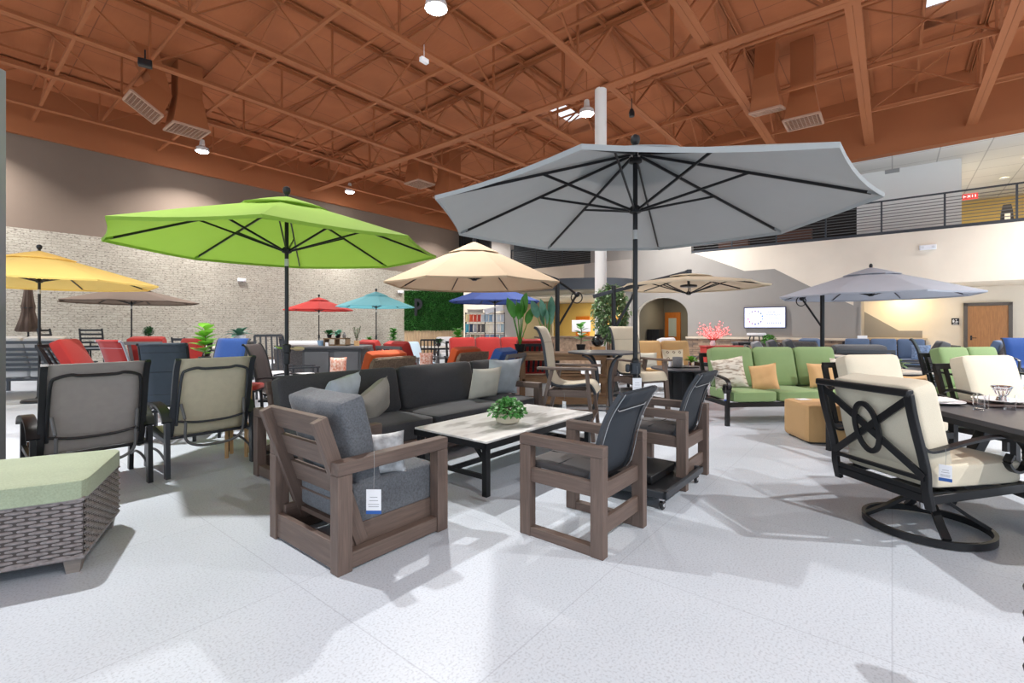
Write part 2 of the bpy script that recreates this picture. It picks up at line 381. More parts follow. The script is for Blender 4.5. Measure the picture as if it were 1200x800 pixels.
for i in range(len(us)-1):
    for j in range(len(vs_)-1):
        a0, a1, b0, b1 = us[i], us[i+1], vs_[j], vs_[j+1]; cu, cv = (a0+a1)/2, (b0+b1)/2
        if any(s_[0] < cu < s_[1] and s_[2] < cv < s_[3] for s_ in SKY): continue
        mb.add([(a0,b0,zc(b0)),(a1,b0,zc(b0)),(a1,b1,zc(b1)),(a0,b1,zc(b1)),(a0,b0,zc(b0)+.2),(a1,b0,zc(b0)+.2),(a1,b1,zc(b1)+.2),(a0,b1,zc(b1)+.2)], MB.BF)
struct('ceiling', mb, DECK, smooth=0)
PANE = mat('skylight_glazing', (1,1,1,1), .3)
nt, N, Lk, b = m_tools['skylight_glazing'][:4]; tr = N.new('ShaderNodeBsdfTransparent'); x = N.new('ShaderNodeMixShader'); x.inputs[0].default_value = .12
Lk.new(tr.outputs[0], x.inputs[1]); Lk.new(b.outputs[0], x.inputs[2]); Lk.new(x.outputs[0], N['Material Output'].inputs[0])
for k, (a0, a1, b0, b1) in enumerate(SKY):
    z = zc((b0+b1)/2); mb = MB(); t = .05
    for q in ((a0-t, a0, b0-t, b1+t), (a1, a1+t, b0-t, b1+t), (a0, a1, b0-t, b0), (a0, a1, b1, b1+t)): mb.bx(*q, z-.05, z+.55)
    wn = struct('window_%d' % (k+2), mb, RUST)
    p = MB(); p.bx(a0, a1, b0, b1, z+.5, z+.53); p.build('pane', PANE, wn)
    p = MB(); p.bx((a0+a1)/2-.03, (a0+a1)/2+.03, b0, b1, z+.4, z+.5); p.build('glazing_bar', RUST, wn)
# roof joists (along u) and girders (along v)
def truss(name, axis, at, lo, hi, zb, zt, cw, p, web=.045):
    m_ = MB(); q = lambda s_, z: (s_, at, z) if axis == 'u' else (at, s_, z)
    ZT = zt if callable(zt) else (lambda s_: zt)
    for d in (-cw*.42, cw*.42):
        A, B = Vector(q(lo, zb)), Vector(q(hi, zb)); of = Vector((0, d, 0)) if axis == 'u' else Vector((d, 0, 0))
        m_.bar(A+of, B+of, cw*.8, .025); m_.bar(A+of*.35+Vector((0,0,.05)), B+of*.35+Vector((0,0,.05)), .02, .1)
        A, B = Vector(q(lo, ZT(lo))), Vector(q(hi, ZT(hi))); m_.bar(A+of, B+of, cw*.8, .03); m_.bar(A+of*.35-Vector((0,0,.05)), B+of*.35-Vector((0,0,.05)), .02, .1)
    n = int((hi-lo)/p)
    for k in range(n+1):
        s_ = lo+k*p
        m_.bar(q(s_, zb), q(s_, ZT(s_)), web, web)
        if s_+p*.5 < hi: m_.bar(q(s_, zb+.03), q(s_+p*.5, ZT(s_+p*.5)-.03), web*1.15, web*.8)
        if s_-p*.5 > lo: m_.bar(q(s_, zb+.03), q(s_-p*.5, ZT(s_-p*.5)-.03), web*1.15, web*.8)
    return struct(name, m_, RUST, smooth=0)
JV = [18.9, 16.3, 13.7, 11.0, 8.3, 5.7, 3.2, .6, -1.9, -4.5, -7.1, -9.7]
for k, v in enumerate(JV): truss('trim_joist_%d' % (k+1), 'u', v, -6, 20.2, 7.6, zc(v)-.06, .11 if v > 4 else .16, 3.1)
truss('trim_girder_1', 'v', 10.9, -14, 20.4, 7.5, lambda s_: zc(s_)-.1, .17, 3.0, .07)
truss('trim_girder_2', 'v', -1.9, -14, 20.4, 7.5, lambda s_: zc(s_)-.1, .17, 3.0, .07)
mb = MB()
for u in (5.15, 2.0, 7.9, 14.4, 17.3):
    mb.bar((u, -14, 7.68), (u, 20.4, 7.68), .07, .07); mb.bar((u, -14, zc(-14)-.12), (u, 20.4, zc(20)-.12), .05, .05)
    for k in range(u > 7, len(JV)-1, 2): mb.bar((u, JV[k], 7.65), (u, JV[k+1], zc(JV[k+1])-.1), .035, .035); mb.bar((u, JV[k+1], 7.65), (u, JV[k], zc(JV[k])-.1), .035, .035)
struct('trim_bridging', mb, RUST, smooth=0)
mb = MB()
for v in (17.6, 9.7, 4.5, -.6): mb.bar((-6, v, zc(v)-.3), (20.2, v, zc(v)-.3), .06, .06)
for u in (3.6, 9.3, 12.7, 15.8, 18.9): mb.tube([(u, -14, 8.45), (u, 20.4, 8.2)], .045)
for u in (0.4, 6.5): mb.tube([(u, -14, 8.15), (u, 20.4, 8.0)], .03)
struct('trim_pipes', mb, RUST)
# railings
def railing(label, v0, v1, u=20.38, z0=4.5, h=1.15, grp=None):
    a = uv(u, (v0+v1)/2, z0); t = thing('balcony_railing', label, 'railing', a, TH)
    L = v1-v0; r = MB(); r.bar((0, -L/2, h), (0, L/2, h), .05, .05); r.build('top_rail', GRAPH, t)
    r = MB(); r.bar((0, -L/2, .06), (0, L/2, .06), .06, .1); r.build('bottom_rail', GRAPH, t)
    r = MB()
    for k in range(9): r.bar((0, -L/2, .2+k*.1), (0, L/2, .2+k*.1), .02, .02)
    r.build('horizontal_bars', GREYF, t)
    n = max(1, round(L/1.55))
    for k in range(n+1): r = MB(); r.bar((0, -L/2+k*L/n, 0), (0, -L/2+k*L/n, h), .05, .05); r.build('post', GRAPH, t)
railing('long black balcony railing with thin horizontal bars above the screen and oak door', -14, 6.63)
railing('short black balcony railing in the gallery opening left of the white round column', 11.46, 16.5)
# round column standing in the hall
mb = MB(); mb.cyl((0,0,0), .15, 7.5, 28); o = mb.build('round_column', WHT, None, loc=(2.29, 12.16, 0)); tag(o, 'tall white round steel column beside the ficus, reaching up to the girder', 'column')
# grey square pillar at the left picture edge
mb = MB(); mb.box((0, 0, 1.75), (.4, .4, 3.5)); o = mb.build('square_pillar', mat('pillar_grey', S(128,130,136), .6, var=.04, vs=4), None, bevel=.006, loc=(-4.44, 3.75, 0)); tag(o, 'grey square pillar cut by the left picture edge, in front of the slatted sofa', 'pillar')
# high bay lamps
LAMPS = [(6.05, 18.9, 'nearest lamp by the left wall, under the paired rust ducts'), (12.1, 19.3, 'middle one of the three lamps in line near the left wall'), (18.1, 18.4, 'farthest of the lamps near the left wall, close to the dark corner window'), (12.0, 6.9, 'lamp beside the square skylight over the grey umbrella'), (6.2, 6.9, 'lamp at the top centre of the picture, high over the sofa'),
  (18.1, 6.9, 'lamp hidden behind the canopy of the big grey umbrella'), (6.2, -5.6, 'lamp over the cream swivel chair side, outside the frame'), (12.1, -5.6, 'lamp outside the frame on the right'), (18.1, -5.6, 'lamp outside the frame by the oak door'), (0.2, 6.9, 'lamp above and behind the photographer'), (0.2, 19.2, 'lamp behind the photographer by the left wall'), (0.2, -5.6, 'lamp behind the photographer on the right'), (9.0, 13.0, '')]
GLOW = emis('lamp_lens', (1, .98, .95, 1), 60)
for u, v, d in LAMPS:
    p = uv(u, v, 7.55)
    if d:
        t = thing('high_bay_lamp', 'round white '+d, 'ceiling lamp', p, 0, 'high bay lamps')
        r = MB(); r.lathe([(.05,.42),(.07,.4),(.09,.2),(.2,.12),(.22,0),(.2,.0)], 24); r.build('housing', mat('lamp_housing', S(225,225,225), .4), t)
        r = MB(); r.lathe([(.17,-.005),(.17,-.02),(.1,-.03),(.001,-.032)], 24); r.build('lens', GLOW, t)
        r = MB(); r.tube([(0,0,.4),(0,0,zc(v)-7.55)], .012); r.build('hanger_rod', RUST, t)
        area('lamp_light', p-Vector((0,0,.05)), .2, 360 if v < 0 else 250, (1, .975, .95), spread=math.radians(122))
# ================= BUILDERS =================
def ring(cx, cy, z, rx, ry, n=28): return [(cx+rx*math.cos(2*PI*k/n), cy+ry*math.sin(2*PI*k/n), z) for k in range(n)]
def fab(name, c, v=.06, col2=None, bs=260): return mat(name, S(*c), .9, var=v, vs=5, bs=bs, bump=.35, kind='fabric', col2=col2)
CHAR = fab('charcoal_weave', (60,60,63), .16, bs=110); TWEED = fab('grey_tweed', (94,98,104), .22, bs=95)
def cloth(name, c, tr=.25): return mat(name, S(*c), .85, var=.025, vs=3, bs=300, bump=.15, trans=tr)
def price_tag(parent, loc, rz=0, w=.07, h=.11, band=BLUEC, s=.14):
    g = MB(); g.box((0,0,0), (w, .002, h)); o = g.build('price_tag', WHITE, parent); o.location = loc; o.rotation_euler.z = rz
    g = MB(); g.box((0,0,-h/2+.01), (w*1.02, .0035, .02)); g.build('printed_band', band, o)
    g = MB()
    for k, (ww, zz) in enumerate([(.5,.02),(.6,.005),(.75,-.012),(.7,-.022)]): g.box((0,0,zz*h/.11), (w*ww, .0032, .0028))
    g.build('print_lines', mat('grey_print', S(150,152,160), .7), o)
    g = MB(); g.tube([(0,0,h/2-.005),(.004,0,h/2+s*.6),(0,0,h/2+s)], .0012, 5); g.build('string', mat('string_grey', S(150,150,150), .7), o)
    return o
# ---- umbrellas ----
def canopy_mesh(r, zr, za, n=8, ph=PI/8, r0=.0, sag=.02, rings=7, hem=.0):
    m_ = MB(); K = 6; vs = []; fs = []
    tot = n*K
    for k in range(rings+1):
        t = r0/r + (1-r0/r)*k/rings
        for i in range(tot):
            s_, q = divmod(i, K); a0 = ph+2*PI*s_/n; a1 = ph+2*PI*(s_+1)/n; f = q/K
            x = r*t*((1-f)*math.cos(a0)+f*math.cos(a1)); y = r*t*((1-f)*math.sin(a0)+f*math.sin(a1))
            e = 4*f*(1-f)
            z = za-(za-zr)*(t**1.06) - sag*e*t*(1 if t < .98 else .55)
            x *= 1-.018*e*t; y *= 1-.018*e*t
            vs.append((x, y, z))
    for k in range(rings):
        for i in range(tot): j = (i+1)%tot; fs.append((k*tot+i, k*tot+j, (k+1)*tot+j, (k+1)*tot+i))
    if hem:
        b = rings*tot
        for i in range(tot): x, y, z = vs[b+i]; vs.append((x*.998, y*.998, z-hem))
        for i in range(tot): j = (i+1)%tot; fs.append((b+i, b+j, b+tot+j, b+tot+i))
    return m_.add(vs, fs)
def canopy_parts(t, r, zr, za, cl, frame, ph, cx=0, cy=0, hub=None, big=True, vent=True):
    o = canopy_mesh(r, zr, za, ph=ph, r0=.16 if vent else 0, hem=.03); o.v = [p+Vector((cx,cy,0)) for p in o.v]; c = o.build('canopy', cl, t, fix=False, smooth=22)
    if vent:
        g = canopy_mesh(r*.3, za-(za-zr)*.3+.035, za+.04, ph=ph, rings=3, sag=-.02, hem=.012); g.v = [p+Vector((cx,cy,0)) for p in g.v]; g.build('wind_vent', cl, c, fix=False, smooth=22)
    hub = hub or za-.55*(za-zr)-.25
    g = MB(); g.lathe([(.03,-.03),(.05,-.02),(.05,.02),(.03,.04)], 16, (cx,cy,hub)); g.build('hub', frame, t); g = MB(); g.lathe([(.03,-.04),(.055,-.03),(.055,.0),(.03,.01)], 16, (cx,cy,za-.06)); g.build('crown_hub', frame, t)
    for k in range(8):
        a = ph+2*PI*k/8; d = Vector((math.cos(a), math.sin(a), 0)); P = lambda tt, dz=0: Vector((cx,cy,0))+d*r*tt+Vector((0,0,za-(za-zr)*tt**1.06-.018+dz))
        g = MB(); g.bar(P(.03), P(.955), .014, .022)
        rb = g.build('rib', frame, t)
        g = MB(); g.bar(P(.94, .002), P(.985, .004), .018, .02); g.build('rib_tip_pocket', cl, rb)
        g = MB(); g.bar(Vector((cx,cy,hub))+d*.045, P(.5, -.012), .012, .02); g.build('strut', frame, rb)
def market_umbrella(label, x, y, r, zr, za, cl, frame=BLK, ph=PI/8, base='round', hub=None, handle=None, top=.0):
    t = thing('market_umbrella', label, 'umbrella', (x, y, 0), 0, 'patio umbrellas')
    canopy_parts(t, r, zr, za, cl, frame, ph, hub=hub)
    g = MB(); g.tube([(0,0,.12),(0,0,za+.02)], .021, 14); p = g.build('pole', frame, t)
    g = MB(); g.cyl((0,0,zr-.2), .0225, .08, 14); g.build('tilt_collar', mat('collar_silver', S(190,190,188), .35, .6), p)
    g = MB(); g.lathe([(.02,0),(.02,.03),(.035,.045),(.042,.075),(.036,.105),(.015,.12)], 16, (0,0,za+.03)); g.build('finial', frame, t)
    if base == 'round':
        g = MB(); g.lathe([(.25,.005),(.25,.03),(.23,.05),(.06,.07),(.035,.1),(.03,.42)], 28); g.build('base', frame, t)
    g = MB(); g.lathe([(.022,0),(.034,.01),(.034,.12),(.03,.14),(.022,.15)], 14, (0,0,.94)); g.build('grip_collar', frame, t)
    if handle:
        g = MB(); g.lathe([(.03,-.05),(.045,-.04),(.045,.04),(.03,.05)], 16, (0,0,1.12)); cr = g.build('crank_housing', frame, t)
        g = MB(); g.tube([(.04,0,1.12),(.075,0,1.12)], .01); g.lathe([(.018,0),(.024,.02),(.022,.09),(.012,.11)], 12, (0,0,0), Matrix.Translation((.08,0,1.12)) @ Matrix.Rotation(PI/2, 4, 'Y')); g.build('crank_handle', handle, cr)
        g = MB(); g.tube([(-.04,0,1.12),(-.11,.0,1.13)], .012); g.ell((-.12,0,1.13), .02); g.build('crank_knob', CHROME, cr)
    return t
def cantilever(label, cxy, mxy, r, zr, za, cl, style, ph=PI/8):
    t = thing('cantilever_umbrella', label, 'umbrella', (mxy[0], mxy[1], 0), 0, 'patio umbrellas')
    cx, cy = cxy[0]-mxy[0], cxy[1]-mxy[1]; d = Vector((cx, cy, 0)); L = d.length; d.normalize()
    canopy_parts(t, r, zr, za, cl, BLK, ph, cx, cy)
    zt = 2.32 if style == 'elbow' else 2.2
    g = MB(); g.tube([(0,0,.1),(0,0,zt)], .045, 16); g.build('mast', BLK, t)
    g = MB(); g.box((0,0,.05), (.95,.95,.08)); g.lathe([(.12,.09),(.1,.14),(.055,.3)], 20); g.build('base', BLK, t, bevel=.01)
    if style == 'elbow':
        e = -d*.42+Vector((0,0,zt-.3))
        g = MB(); g.bar((0,0,zt-.02), d*(L*.5)+Vector((0,0,(zr+za)/2+.0)), .05, .06); g.bar(d*(L*.5)+Vector((0,0,(zr+za)/2)), d*L+Vector((0,0,za-.08)), .045, .05)
        g.lathe([(.02,0),(.035,.05),(.035,.09),(.015,.12)], 14, (cx,cy,za)); g.build('arm', BLK, t)
        g = MB(); g.tube([(0,0,zt-.03), e], .024); g.tube([e, (0,0,1.35)], .022); g.ell(e, .055); s_ = g.build('lift_lever', BLK, t)
        g = MB(); g.tube([e+Vector((0,.03,0))+Vector((.11*math.cos(a), .0, .11*math.sin(a)-.06)) for a in [2*PI*k/20 for k in range(20)]], .012, closed=True, up=(0,1,0)); g.build('crank_wheel', BLK, s_)
    else:
        A = -d*.42+Vector((0,0,zr-.22)); B = d*L+Vector((0,0,za+.07))
        g = MB(); g.bar(A, B, .06, .075); g.box(B, (.1,.1,.09)); g.build('arm', GRAPH, t, bevel=.01)
        g = MB(); g.bar((0,0,1.3), d*.5+A*.0+Vector((0,0,zr-.02)), .04, .05); g.build('lift_brace', BLK, t)
        g = MB(); g.lathe([(.02,-.04),(.16,-.04),(.17,-.02),(.16,0),(.02,.02)], 24, (cx,cy,zr+.02)); g.tube([(cx,cy,zr),(cx,cy,za+.04)], .025); g.build('light_ring', mat('ring_light_plastic', S(50,50,52), .4), t)
    return t
# ---- upholstered frame seating: style frame slats; n seats ----
def lounge_seat(name, label, cat, x, y, rz, n=1, w=.66, frame=BLK, cush=CHAR, back=None, arm='flat', slats='vertical', D=.82, seat_h=.44, back_h=.86, lean=.2, group=None, nslat=5, legs=True, skirt=False):
    t = thing(name, label, cat, (x, y, 0), rz, group); W = n*w+.12; h = W/2
    bt = .05
    g = MB(); g.bar((-h,-D/2+.1,seat_h-.17), (h,-D/2+.1,seat_h-.17), .05, .05); g.bar((-h,D/2-.05,seat_h-.17), (h,D/2-.05,seat_h-.17), .05, .06)
    for s_ in (-1,1): g.bar((s_*(h-.03),-D/2+.1,seat_h-.17), (s_*(h-.03),D/2-.05,seat_h-.17), .05, .05)
    for k in range(3*n+1): xx = -h+.08+(W-.16)*k/(3*n); g.bar((xx,-D/2+.1,seat_h-.16), (xx,D/2-.05,seat_h-.16), .04, .015)
    g.build('seat_frame', frame, t)
    yb0, yb1 = -D/2+.14, -D/2+.14-lean; z0 = seat_h-.15; z1 = back_h
    g = MB()
    for s_ in (-1,1): g.bar((s_*(h-.04), yb0, z0), (s_*(h-.04), yb1, z1), .05, .04, (0,1,0))
    g.bar((-h+.02, yb1, z1), (h-.02, yb1, z1), .035, .06)
    g.build('back_frame', frame, t)
    L = lambda k: (yb0+(yb1-yb0)*k, z0+(z1-z0)*k)
    g = MB()
    if slats == 'vertical':
        m_ = nslat*n
        for k in range(1, m_+1): xx = -h+(W)*k/(m_+1); g.bar((xx, *L(.1)), (xx, *L(.98)), .05, .015, (0,1,0))
    elif slats == 'horizontal':
        for k in range(nslat): a = L(.25+.7*k/nslat); g.bar((-h+.04,)+a, (h-.04,)+a, .02, .06)
    elif slats == 'wicker':
        R = Rx(math.atan2(yb0-yb1, z1-z0)); g.cushion((0, (yb0+yb1)/2, (z0+z1)/2+.02), (W, z1-z0+.06, .09), R @ Rx(PI/2), .0, 9, 8)
    if g.v: g.build('back_slats' if slats != 'wicker' else 'woven_back', frame, t)
    for s_ in (-1,1):
        xx = s_*(h)
        g = MB()
        if arm == 'flat': g.bar((xx,-D/2+.0,.62), (xx,D/2,.6), .07, .03)
        elif arm == 'curve':
            g.strap(smoothpath([(xx,-D/2+.08,.66),(xx,-D/4,.7),(xx,.1,.67),(xx,D/2-.06,.63),(xx,D/2+.01,.52),(xx,D/2-.07,.44),(xx,D/2-.13,.5),(xx,D/2-.1,.56)]), .05, .025)
        elif arm == 'wide': g.bx(xx-.08, xx+.08, -D/2+.05, D/2, .1, .6)
        g.build('armrest', frame, t)
        if legs:
            for yy in (-D/2+.1, D/2-.05): g = MB(); g.bar((xx,yy,0), (xx,yy,.6 if arm == 'flat' or yy < 0 else .56), .05, .05, (0,1,0)); g.build('leg', frame, t)
    if skirt: g = MB(); g.bx(-h+.02, h-.02, -D/2+.12, D/2-.04, .08, seat_h-.14); g.build('skirt_panel', frame, t)
    for k in range(n):
        cx = -h+.06+w*(k+.5)
        g = MB(); g.cushion((cx, .07, seat_h-.06), (w-.012, D-.16, .15), None, .02, 11, 8); g.build('seat_cushion', cush, t)
        R = Rx(math.atan2(-(yb1-yb0), z1-z0)) @ Rx(PI/2)
        g = MB(); hh = back_h-seat_h+.13
        c_ = (cx, (yb0+yb1)/2+.13+.03, seat_h+hh/2-.0); g.cushion(c_, (w-.012, hh, .17), R, .03, 11, 8, pin=.02); g.build('back_cushion', back or cush, t)
    return t
def throw_pillow(label, x, y, z, rz, m, w=.45, h=.45, t_=.15, tilt=-.25, roll=0, grp='throw pillows'):
    g = MB(); g.pillow((0,0,0), w, h, t_, Ry(roll)); o = g.build('throw_pillow', m); o.location = (x, y, z); o.rotation_euler = (tilt, 0, rz); o.rotation_mode = 'XYZ'
    return tag(o, label, 'pillow', grp)
# high-back padded sling dining chair
def sling_chair(label, x, y, rz, frame, cl, pad=True, z_seat=.43, z_top=1.12, w=.5, arms=True, group='padded sling chairs', swivel=False, name='sling_chair'):
    t = thing(name, label, 'chair', (x, y, 0), rz, group); h = w/2
    prof = smoothpath([(0,.3,z_seat-.03),(0,.24,z_seat+.02),(0,0,z_seat),(0,-.17,z_seat+.03),(0,-.24,z_seat+.14),(0,-.29,z_seat+.36),(0,-.33,z_seat+.52),(0,-.4,z_top-.02),(0,-.44,z_top)], 5)
    for s_ in (-1,1): g = MB(); g.tube([(s_*h, p.y, p.z) for p in prof], .016, 8, up=(1,0,0)); g.build('side_rail', frame, t)
    n = len(prof)-1
    def fn(a, b_):
        f = b_*n; i = min(int(f), n-1); p = prof[i].lerp(prof[i+1], f-i); return (-h+.01+(w-.02)*a, p.y, p.z)
    g = MB(); g.sheet(fn, 4, n); o = g.build('padded_sling', cl, t, fix=False)
    sd = o.modifiers.new('s', 'SOLIDIFY'); sd.thickness = .035 if pad else .008; sd.offset = 0
    if pad:
        g = MB()
        for b_ in (.3,.5,.66,.82): q = fn(0, b_); g.tube([(-h+.02, q[1]-.018, q[2]), (h-.02, q[1]-.018, q[2])], .003, 5)
        g.build('stitching', frame, o)
    for s_ in (-1,1):
        if arms: g = MB(); g.strap(smoothpath([(s_*(h+.04),-.24,.66),(s_*(h+.05),-.1,.68),(s_*(h+.05),.15,.66),(s_*(h+.04),.27,.6)]), .045, .02); g.build('armrest', frame, t)
        if not swivel:
            g = MB(); g.bar((s_*(h+.04),-.26,0), (s_*(h+.04),-.22,.66), .03, .045, (0,1,0)); g.build('leg', frame, t)
            g = MB(); g.bar((s_*(h+.04),.27,0), (s_*(h+.04),.25,.6), .03, .045, (0,1,0)); g.build('leg', frame, t)
    g = MB(); g.bar((-h-.03,.24,z_seat-.06), (h+.03,.24,z_seat-.06), .03, .03); g.bar((-h-.03,-.2,z_seat-.06), (h+.03,-.2,z_seat-.06), .03, .03)
    for s_ in (-1,1): g.bar((s_*(h+.03),-.22,z_seat-.06), (s_*(h+.03),.25,z_seat-.06), .03, .03)
    g.build('seat_frame', frame, t)
    if swivel: g = MB(); g.cyl((0,0,.08), .03, z_seat-.12); g.tube(ring(0,0,.03,.27,.27), .018, closed=True); [g.bar((0,0,.14),(.27*math.cos(a),.27*math.sin(a),.04),.03,.02) for a in (.8,2.4,3.9,5.5)]; g.build('swivel_base', frame, t)
    return t
def slat_chair(label, x, y, rz, frame, cush=None, z_seat=.45, z_top=.95, w=.5, nsl=5, group='slatted dining chairs', horizontal=True):
    t = thing('slatted_chair', label, 'chair', (x, y, 0), rz, group); h = w/2
    for sx in (-1,1):
        g = MB(); g.bar((sx*h,-.22,0), (sx*h,-.24,z_seat), .035, .035, (0,1,0)); g.bar((sx*h,-.24,z_seat), (sx*h,-.34,z_top), .035, .035, (0,1,0)); g.build('leg', frame, t)
        g = MB(); g.bar((sx*h,.24,0), (sx*h,.22,z_seat+.2), .035, .035, (0,1,0)); g.build('leg', frame, t)
        g = MB(); g.bar((sx*h,-.28,z_seat+.2), (sx*h,.26,z_seat+.2), .05, .025); g.build('armrest', frame, t)
    g = MB()
    if horizontal:
        for k in range(nsl): f = (k+.6)/nsl; g.bar((-h,-.24-.1*f,z_seat+(z_top-z_seat)*f), (h,-.24-.1*f,z_seat+(z_top-z_seat)*f), .018, (z_top-z_seat)/nsl*.45)
    else:
        g.bar((-h,-.34,z_top), (h,-.34,z_top), .03, .05)
        for k in range(nsl): xx = -h+w*(k+1)/(nsl+1); g.bar((xx,-.25,z_seat), (xx,-.34,z_top), .03, .015, (0,1,0))
    g.build('back_slats', frame, t)
    g = MB(); g.bx(-h, h, -.24, .26, z_seat-.04, z_seat-.005); g.build('seat', frame, t)
    if cush: g = MB(); g.cushion((0,.01,z_seat+.035), (w-.02,.48,.07), None, .015, 6, 7); g.build('seat_cushion', cush, t)
    return t
def table(label, x, y, rz, L, W, H, top, leg, round_=False, group=None, name='patio_table', lw=.06):
    t = thing(name, label, 'table', (x, y, 0), rz, group); g = MB()
    if round_:
        g.lathe([(.01,H-.035),(L/2-.02,H-.035),(L/2,H-.025),(L/2,H-.008),(L/2-.01,H),(.01,H)], 40); g.build('table_top', top, t)
        g = MB()
        g.lathe([(.24,.01),(.24,.03),(.05,.06),(.04,.2),(.04,H-.05),(.12,H-.035)], 24); g.build('pedestal', leg, t)
    else:
        g.box((0,0,H-.02), (W, L, .04)); g.build('table_top', top, t, bevel=.006)
        g = MB(); g.bar((-W/2+.06,-L/2+.05,H-.07), (-W/2+.06,L/2-.05,H-.07), .03, .06); g.bar((W/2-.06,-L/2+.05,H-.07), (W/2-.06,L/2-.05,H-.07), .03, .06); g.bar((-W/2+.06,-L/2+.08,H-.07), (W/2-.06,-L/2+.08,H-.07), .03, .06); g.bar((-W/2+.06,L/2-.08,H-.07), (W/2-.06,L/2-.08,H-.07), .03, .06); g.build('apron', leg, t)
        for sx in (-1,1):
            for sy in (-1,1): g = MB(); g.bar((sx*(W/2-.06), sy*(L/2-.08), 0), (sx*(W/2-.06), sy*(L/2-.08), H-.04), lw, lw, (0,1,0)); g.build('leg', leg, t)
    return t
# ---- plants ----
LEAFG = mat('leaf_green', S(78,148,52), .45, var=.3, vs=9, trans=.25); LEAFD = mat('leaf_deep_green', S(38,92,44), .4, var=.3, vs=9, trans=.15)
LEAFB = mat('leaf_blue_green', S(96,150,128), .45, var=.25, vs=9, trans=.15); LEAFL = mat('leaf_bright_green', S(120,184,62), .45, var=.3, vs=9, trans=.3)
LEAFI = mat('leaf_ivy', S(104,170,92), .45, var=.4, vs=22, trans=.2)
LEAFV = mat('leaf_variegated', S(120,150,104), .5, var=.55, vs=30, trans=.2); STEMM = mat('stem_brown', S(96,78,56), .8, var=.2, vs=10)
def pot(prof='taper', r=.11, h=.18):
    g = MB()
    if prof == 'taper': g.lathe([(r*.7,0),(r,h),(r*.93,h),(r*.9,h-.02),(.01,h-.02)], 20)
    elif prof == 'bowl': g.lathe([(r*.45,0),(r*.85,h*.25),(r,h*.65),(r*.92,h),(r*.85,h),(r*.85,h-.01),(.01,h-.012)], 24)
    else: g.lathe([(r,0),(r,h),(r*.93,h),(r*.92,h-.02),(.01,h-.02)], 20)
    return g
def plant(label, x, y, z, kind, pot_m, r=.11, h=.18, pk='taper', H=.4, leaf=LEAFG, seed=1, name='potted_plant', n=None, group='potted plants'):
    rnd = random.Random(seed); t = thing(name, label, 'plant', (x, y, z), 0, group)
    pot(pk, r, h).build('pot', pot_m, t)
    f = MB(); st = MB()
    if kind == 'ivy':      # low bushy mound of small leaves
        for k in range(n or 420):
            a = rnd.uniform(0, 2*PI); el = rnd.uniform(-.12, 1.5); R_ = H*rnd.uniform(.55, 1.0)
            d = Vector((math.cos(a)*math.cos(el), math.sin(a)*math.cos(el), math.sin(el)*.8)); p = Vector((0,0,h+.0))+d*R_*.95
            nd = (d+Vector((rnd.uniform(-.8,.8), rnd.uniform(-.8,.8), rnd.uniform(-.6,.5)))).normalized()
            f.leaf(p, nd, H*.19*rnd.uniform(.7,1.3), H*.17, .3, (rnd.uniform(-.5,.5), rnd.uniform(-.5,.5), 1), 3, .15)
        for k in range(26): a = rnd.uniform(0,2*PI); st.tube([(0,0,h-.02),(math.cos(a)*H*.3,math.sin(a)*H*.3,h+H*.35),(math.cos(a)*H*.7,math.sin(a)*H*.7,h+H*.2)], .002, 4)
    elif kind == 'upright':    # fiddle leaf: a stem with broad leaves
        st.tube([(0,0,h-.03),(.01,0,h+H*.5),(0,.01,h+H*.9)], .009, 6)
        for k in range(n or 22):
            f_ = (k+1)/(n or 22); a = k*2.4+rnd.uniform(-.3,.3); d = Vector((math.cos(a), math.sin(a), .35+f_*.7)); L = H*.6*(1.15-f_*.4)
            f.leaf((0,0,h+H*.85*f_), d, L, L*.72, .3, n=7, fold=.12, neck=.1)
    elif kind == 'rosette':    # spreading strappy leaves
        for k in range(n or 26):
            a = k*2.4; el = rnd.uniform(.35, 1.3); d = Vector((math.cos(a)*math.cos(el), math.sin(a)*math.cos(el), math.sin(el))); L = H*rnd.uniform(.75,1.1)
            f.leaf((0,0,h-.02), d, L, L*.3, .45, n=7, fold=.25, neck=.1)
        st.tube([(0,0,h-.03),(0,0,h+.03)], .02, 6)
    elif kind == 'paradise':   # bird of paradise: tall stalks ending in paddle leaves
        for k in range(n or 9):
            a = k*2.4+rnd.uniform(-.3,.3); sp = rnd.uniform(.08,.38); hh = H*rnd.uniform(.35,.62); tip = Vector((math.cos(a)*sp*hh, math.sin(a)*sp*hh, h+hh))
            st.tube([(0,0,h-.03), tip*.5+Vector((0,0,h*.5)), tip], .009, 6, scl=[1.2,1,.7]); d = (tip-Vector((0,0,h*.3))).normalized(); L = H*rnd.uniform(.42,.55)
            f.leaf(tip, d, L, L*.34, .22, up=(math.cos(a+1.2), math.sin(a+1.2), .4), n=9, fold=.3)
    elif kind == 'ball':
        for k in range(n or 260):
            d = Vector((rnd.gauss(0,1), rnd.gauss(0,1), rnd.gauss(0,1))).normalized(); p = Vector((0,0,h+H*.72))+d*H*.3
            f.leaf(p, (d+Vector((rnd.uniform(-1,1), rnd.uniform(-1,1), rnd.uniform(-1,1)))*.8), H*.13, H*.09, .1, n=2)
        f.ell((0,0,h+H*.72), H*.27, 10, 6); st.tube([(0,0,h-.03),(0,0,h+H*.5)], .012, 6)
    elif kind == 'sprig':      # thin stems with tiny leaves
        for q in range(7):
            a = q*.9; b_ = Vector((math.cos(a)*.25*H, math.sin(a)*.25*H, h+H*rnd.uniform(.75,1))); st.tube([(0,0,h-.02), b_*.5+Vector((0,0,h*.3)), b_], .003, 4)
            for k in range(8): p = Vector((0,0,h)).lerp(b_, .2+.1*k); f.leaf(p, (rnd.uniform(-1,1), rnd.uniform(-1,1), .5), H*.14, H*.07, .2, n=3)
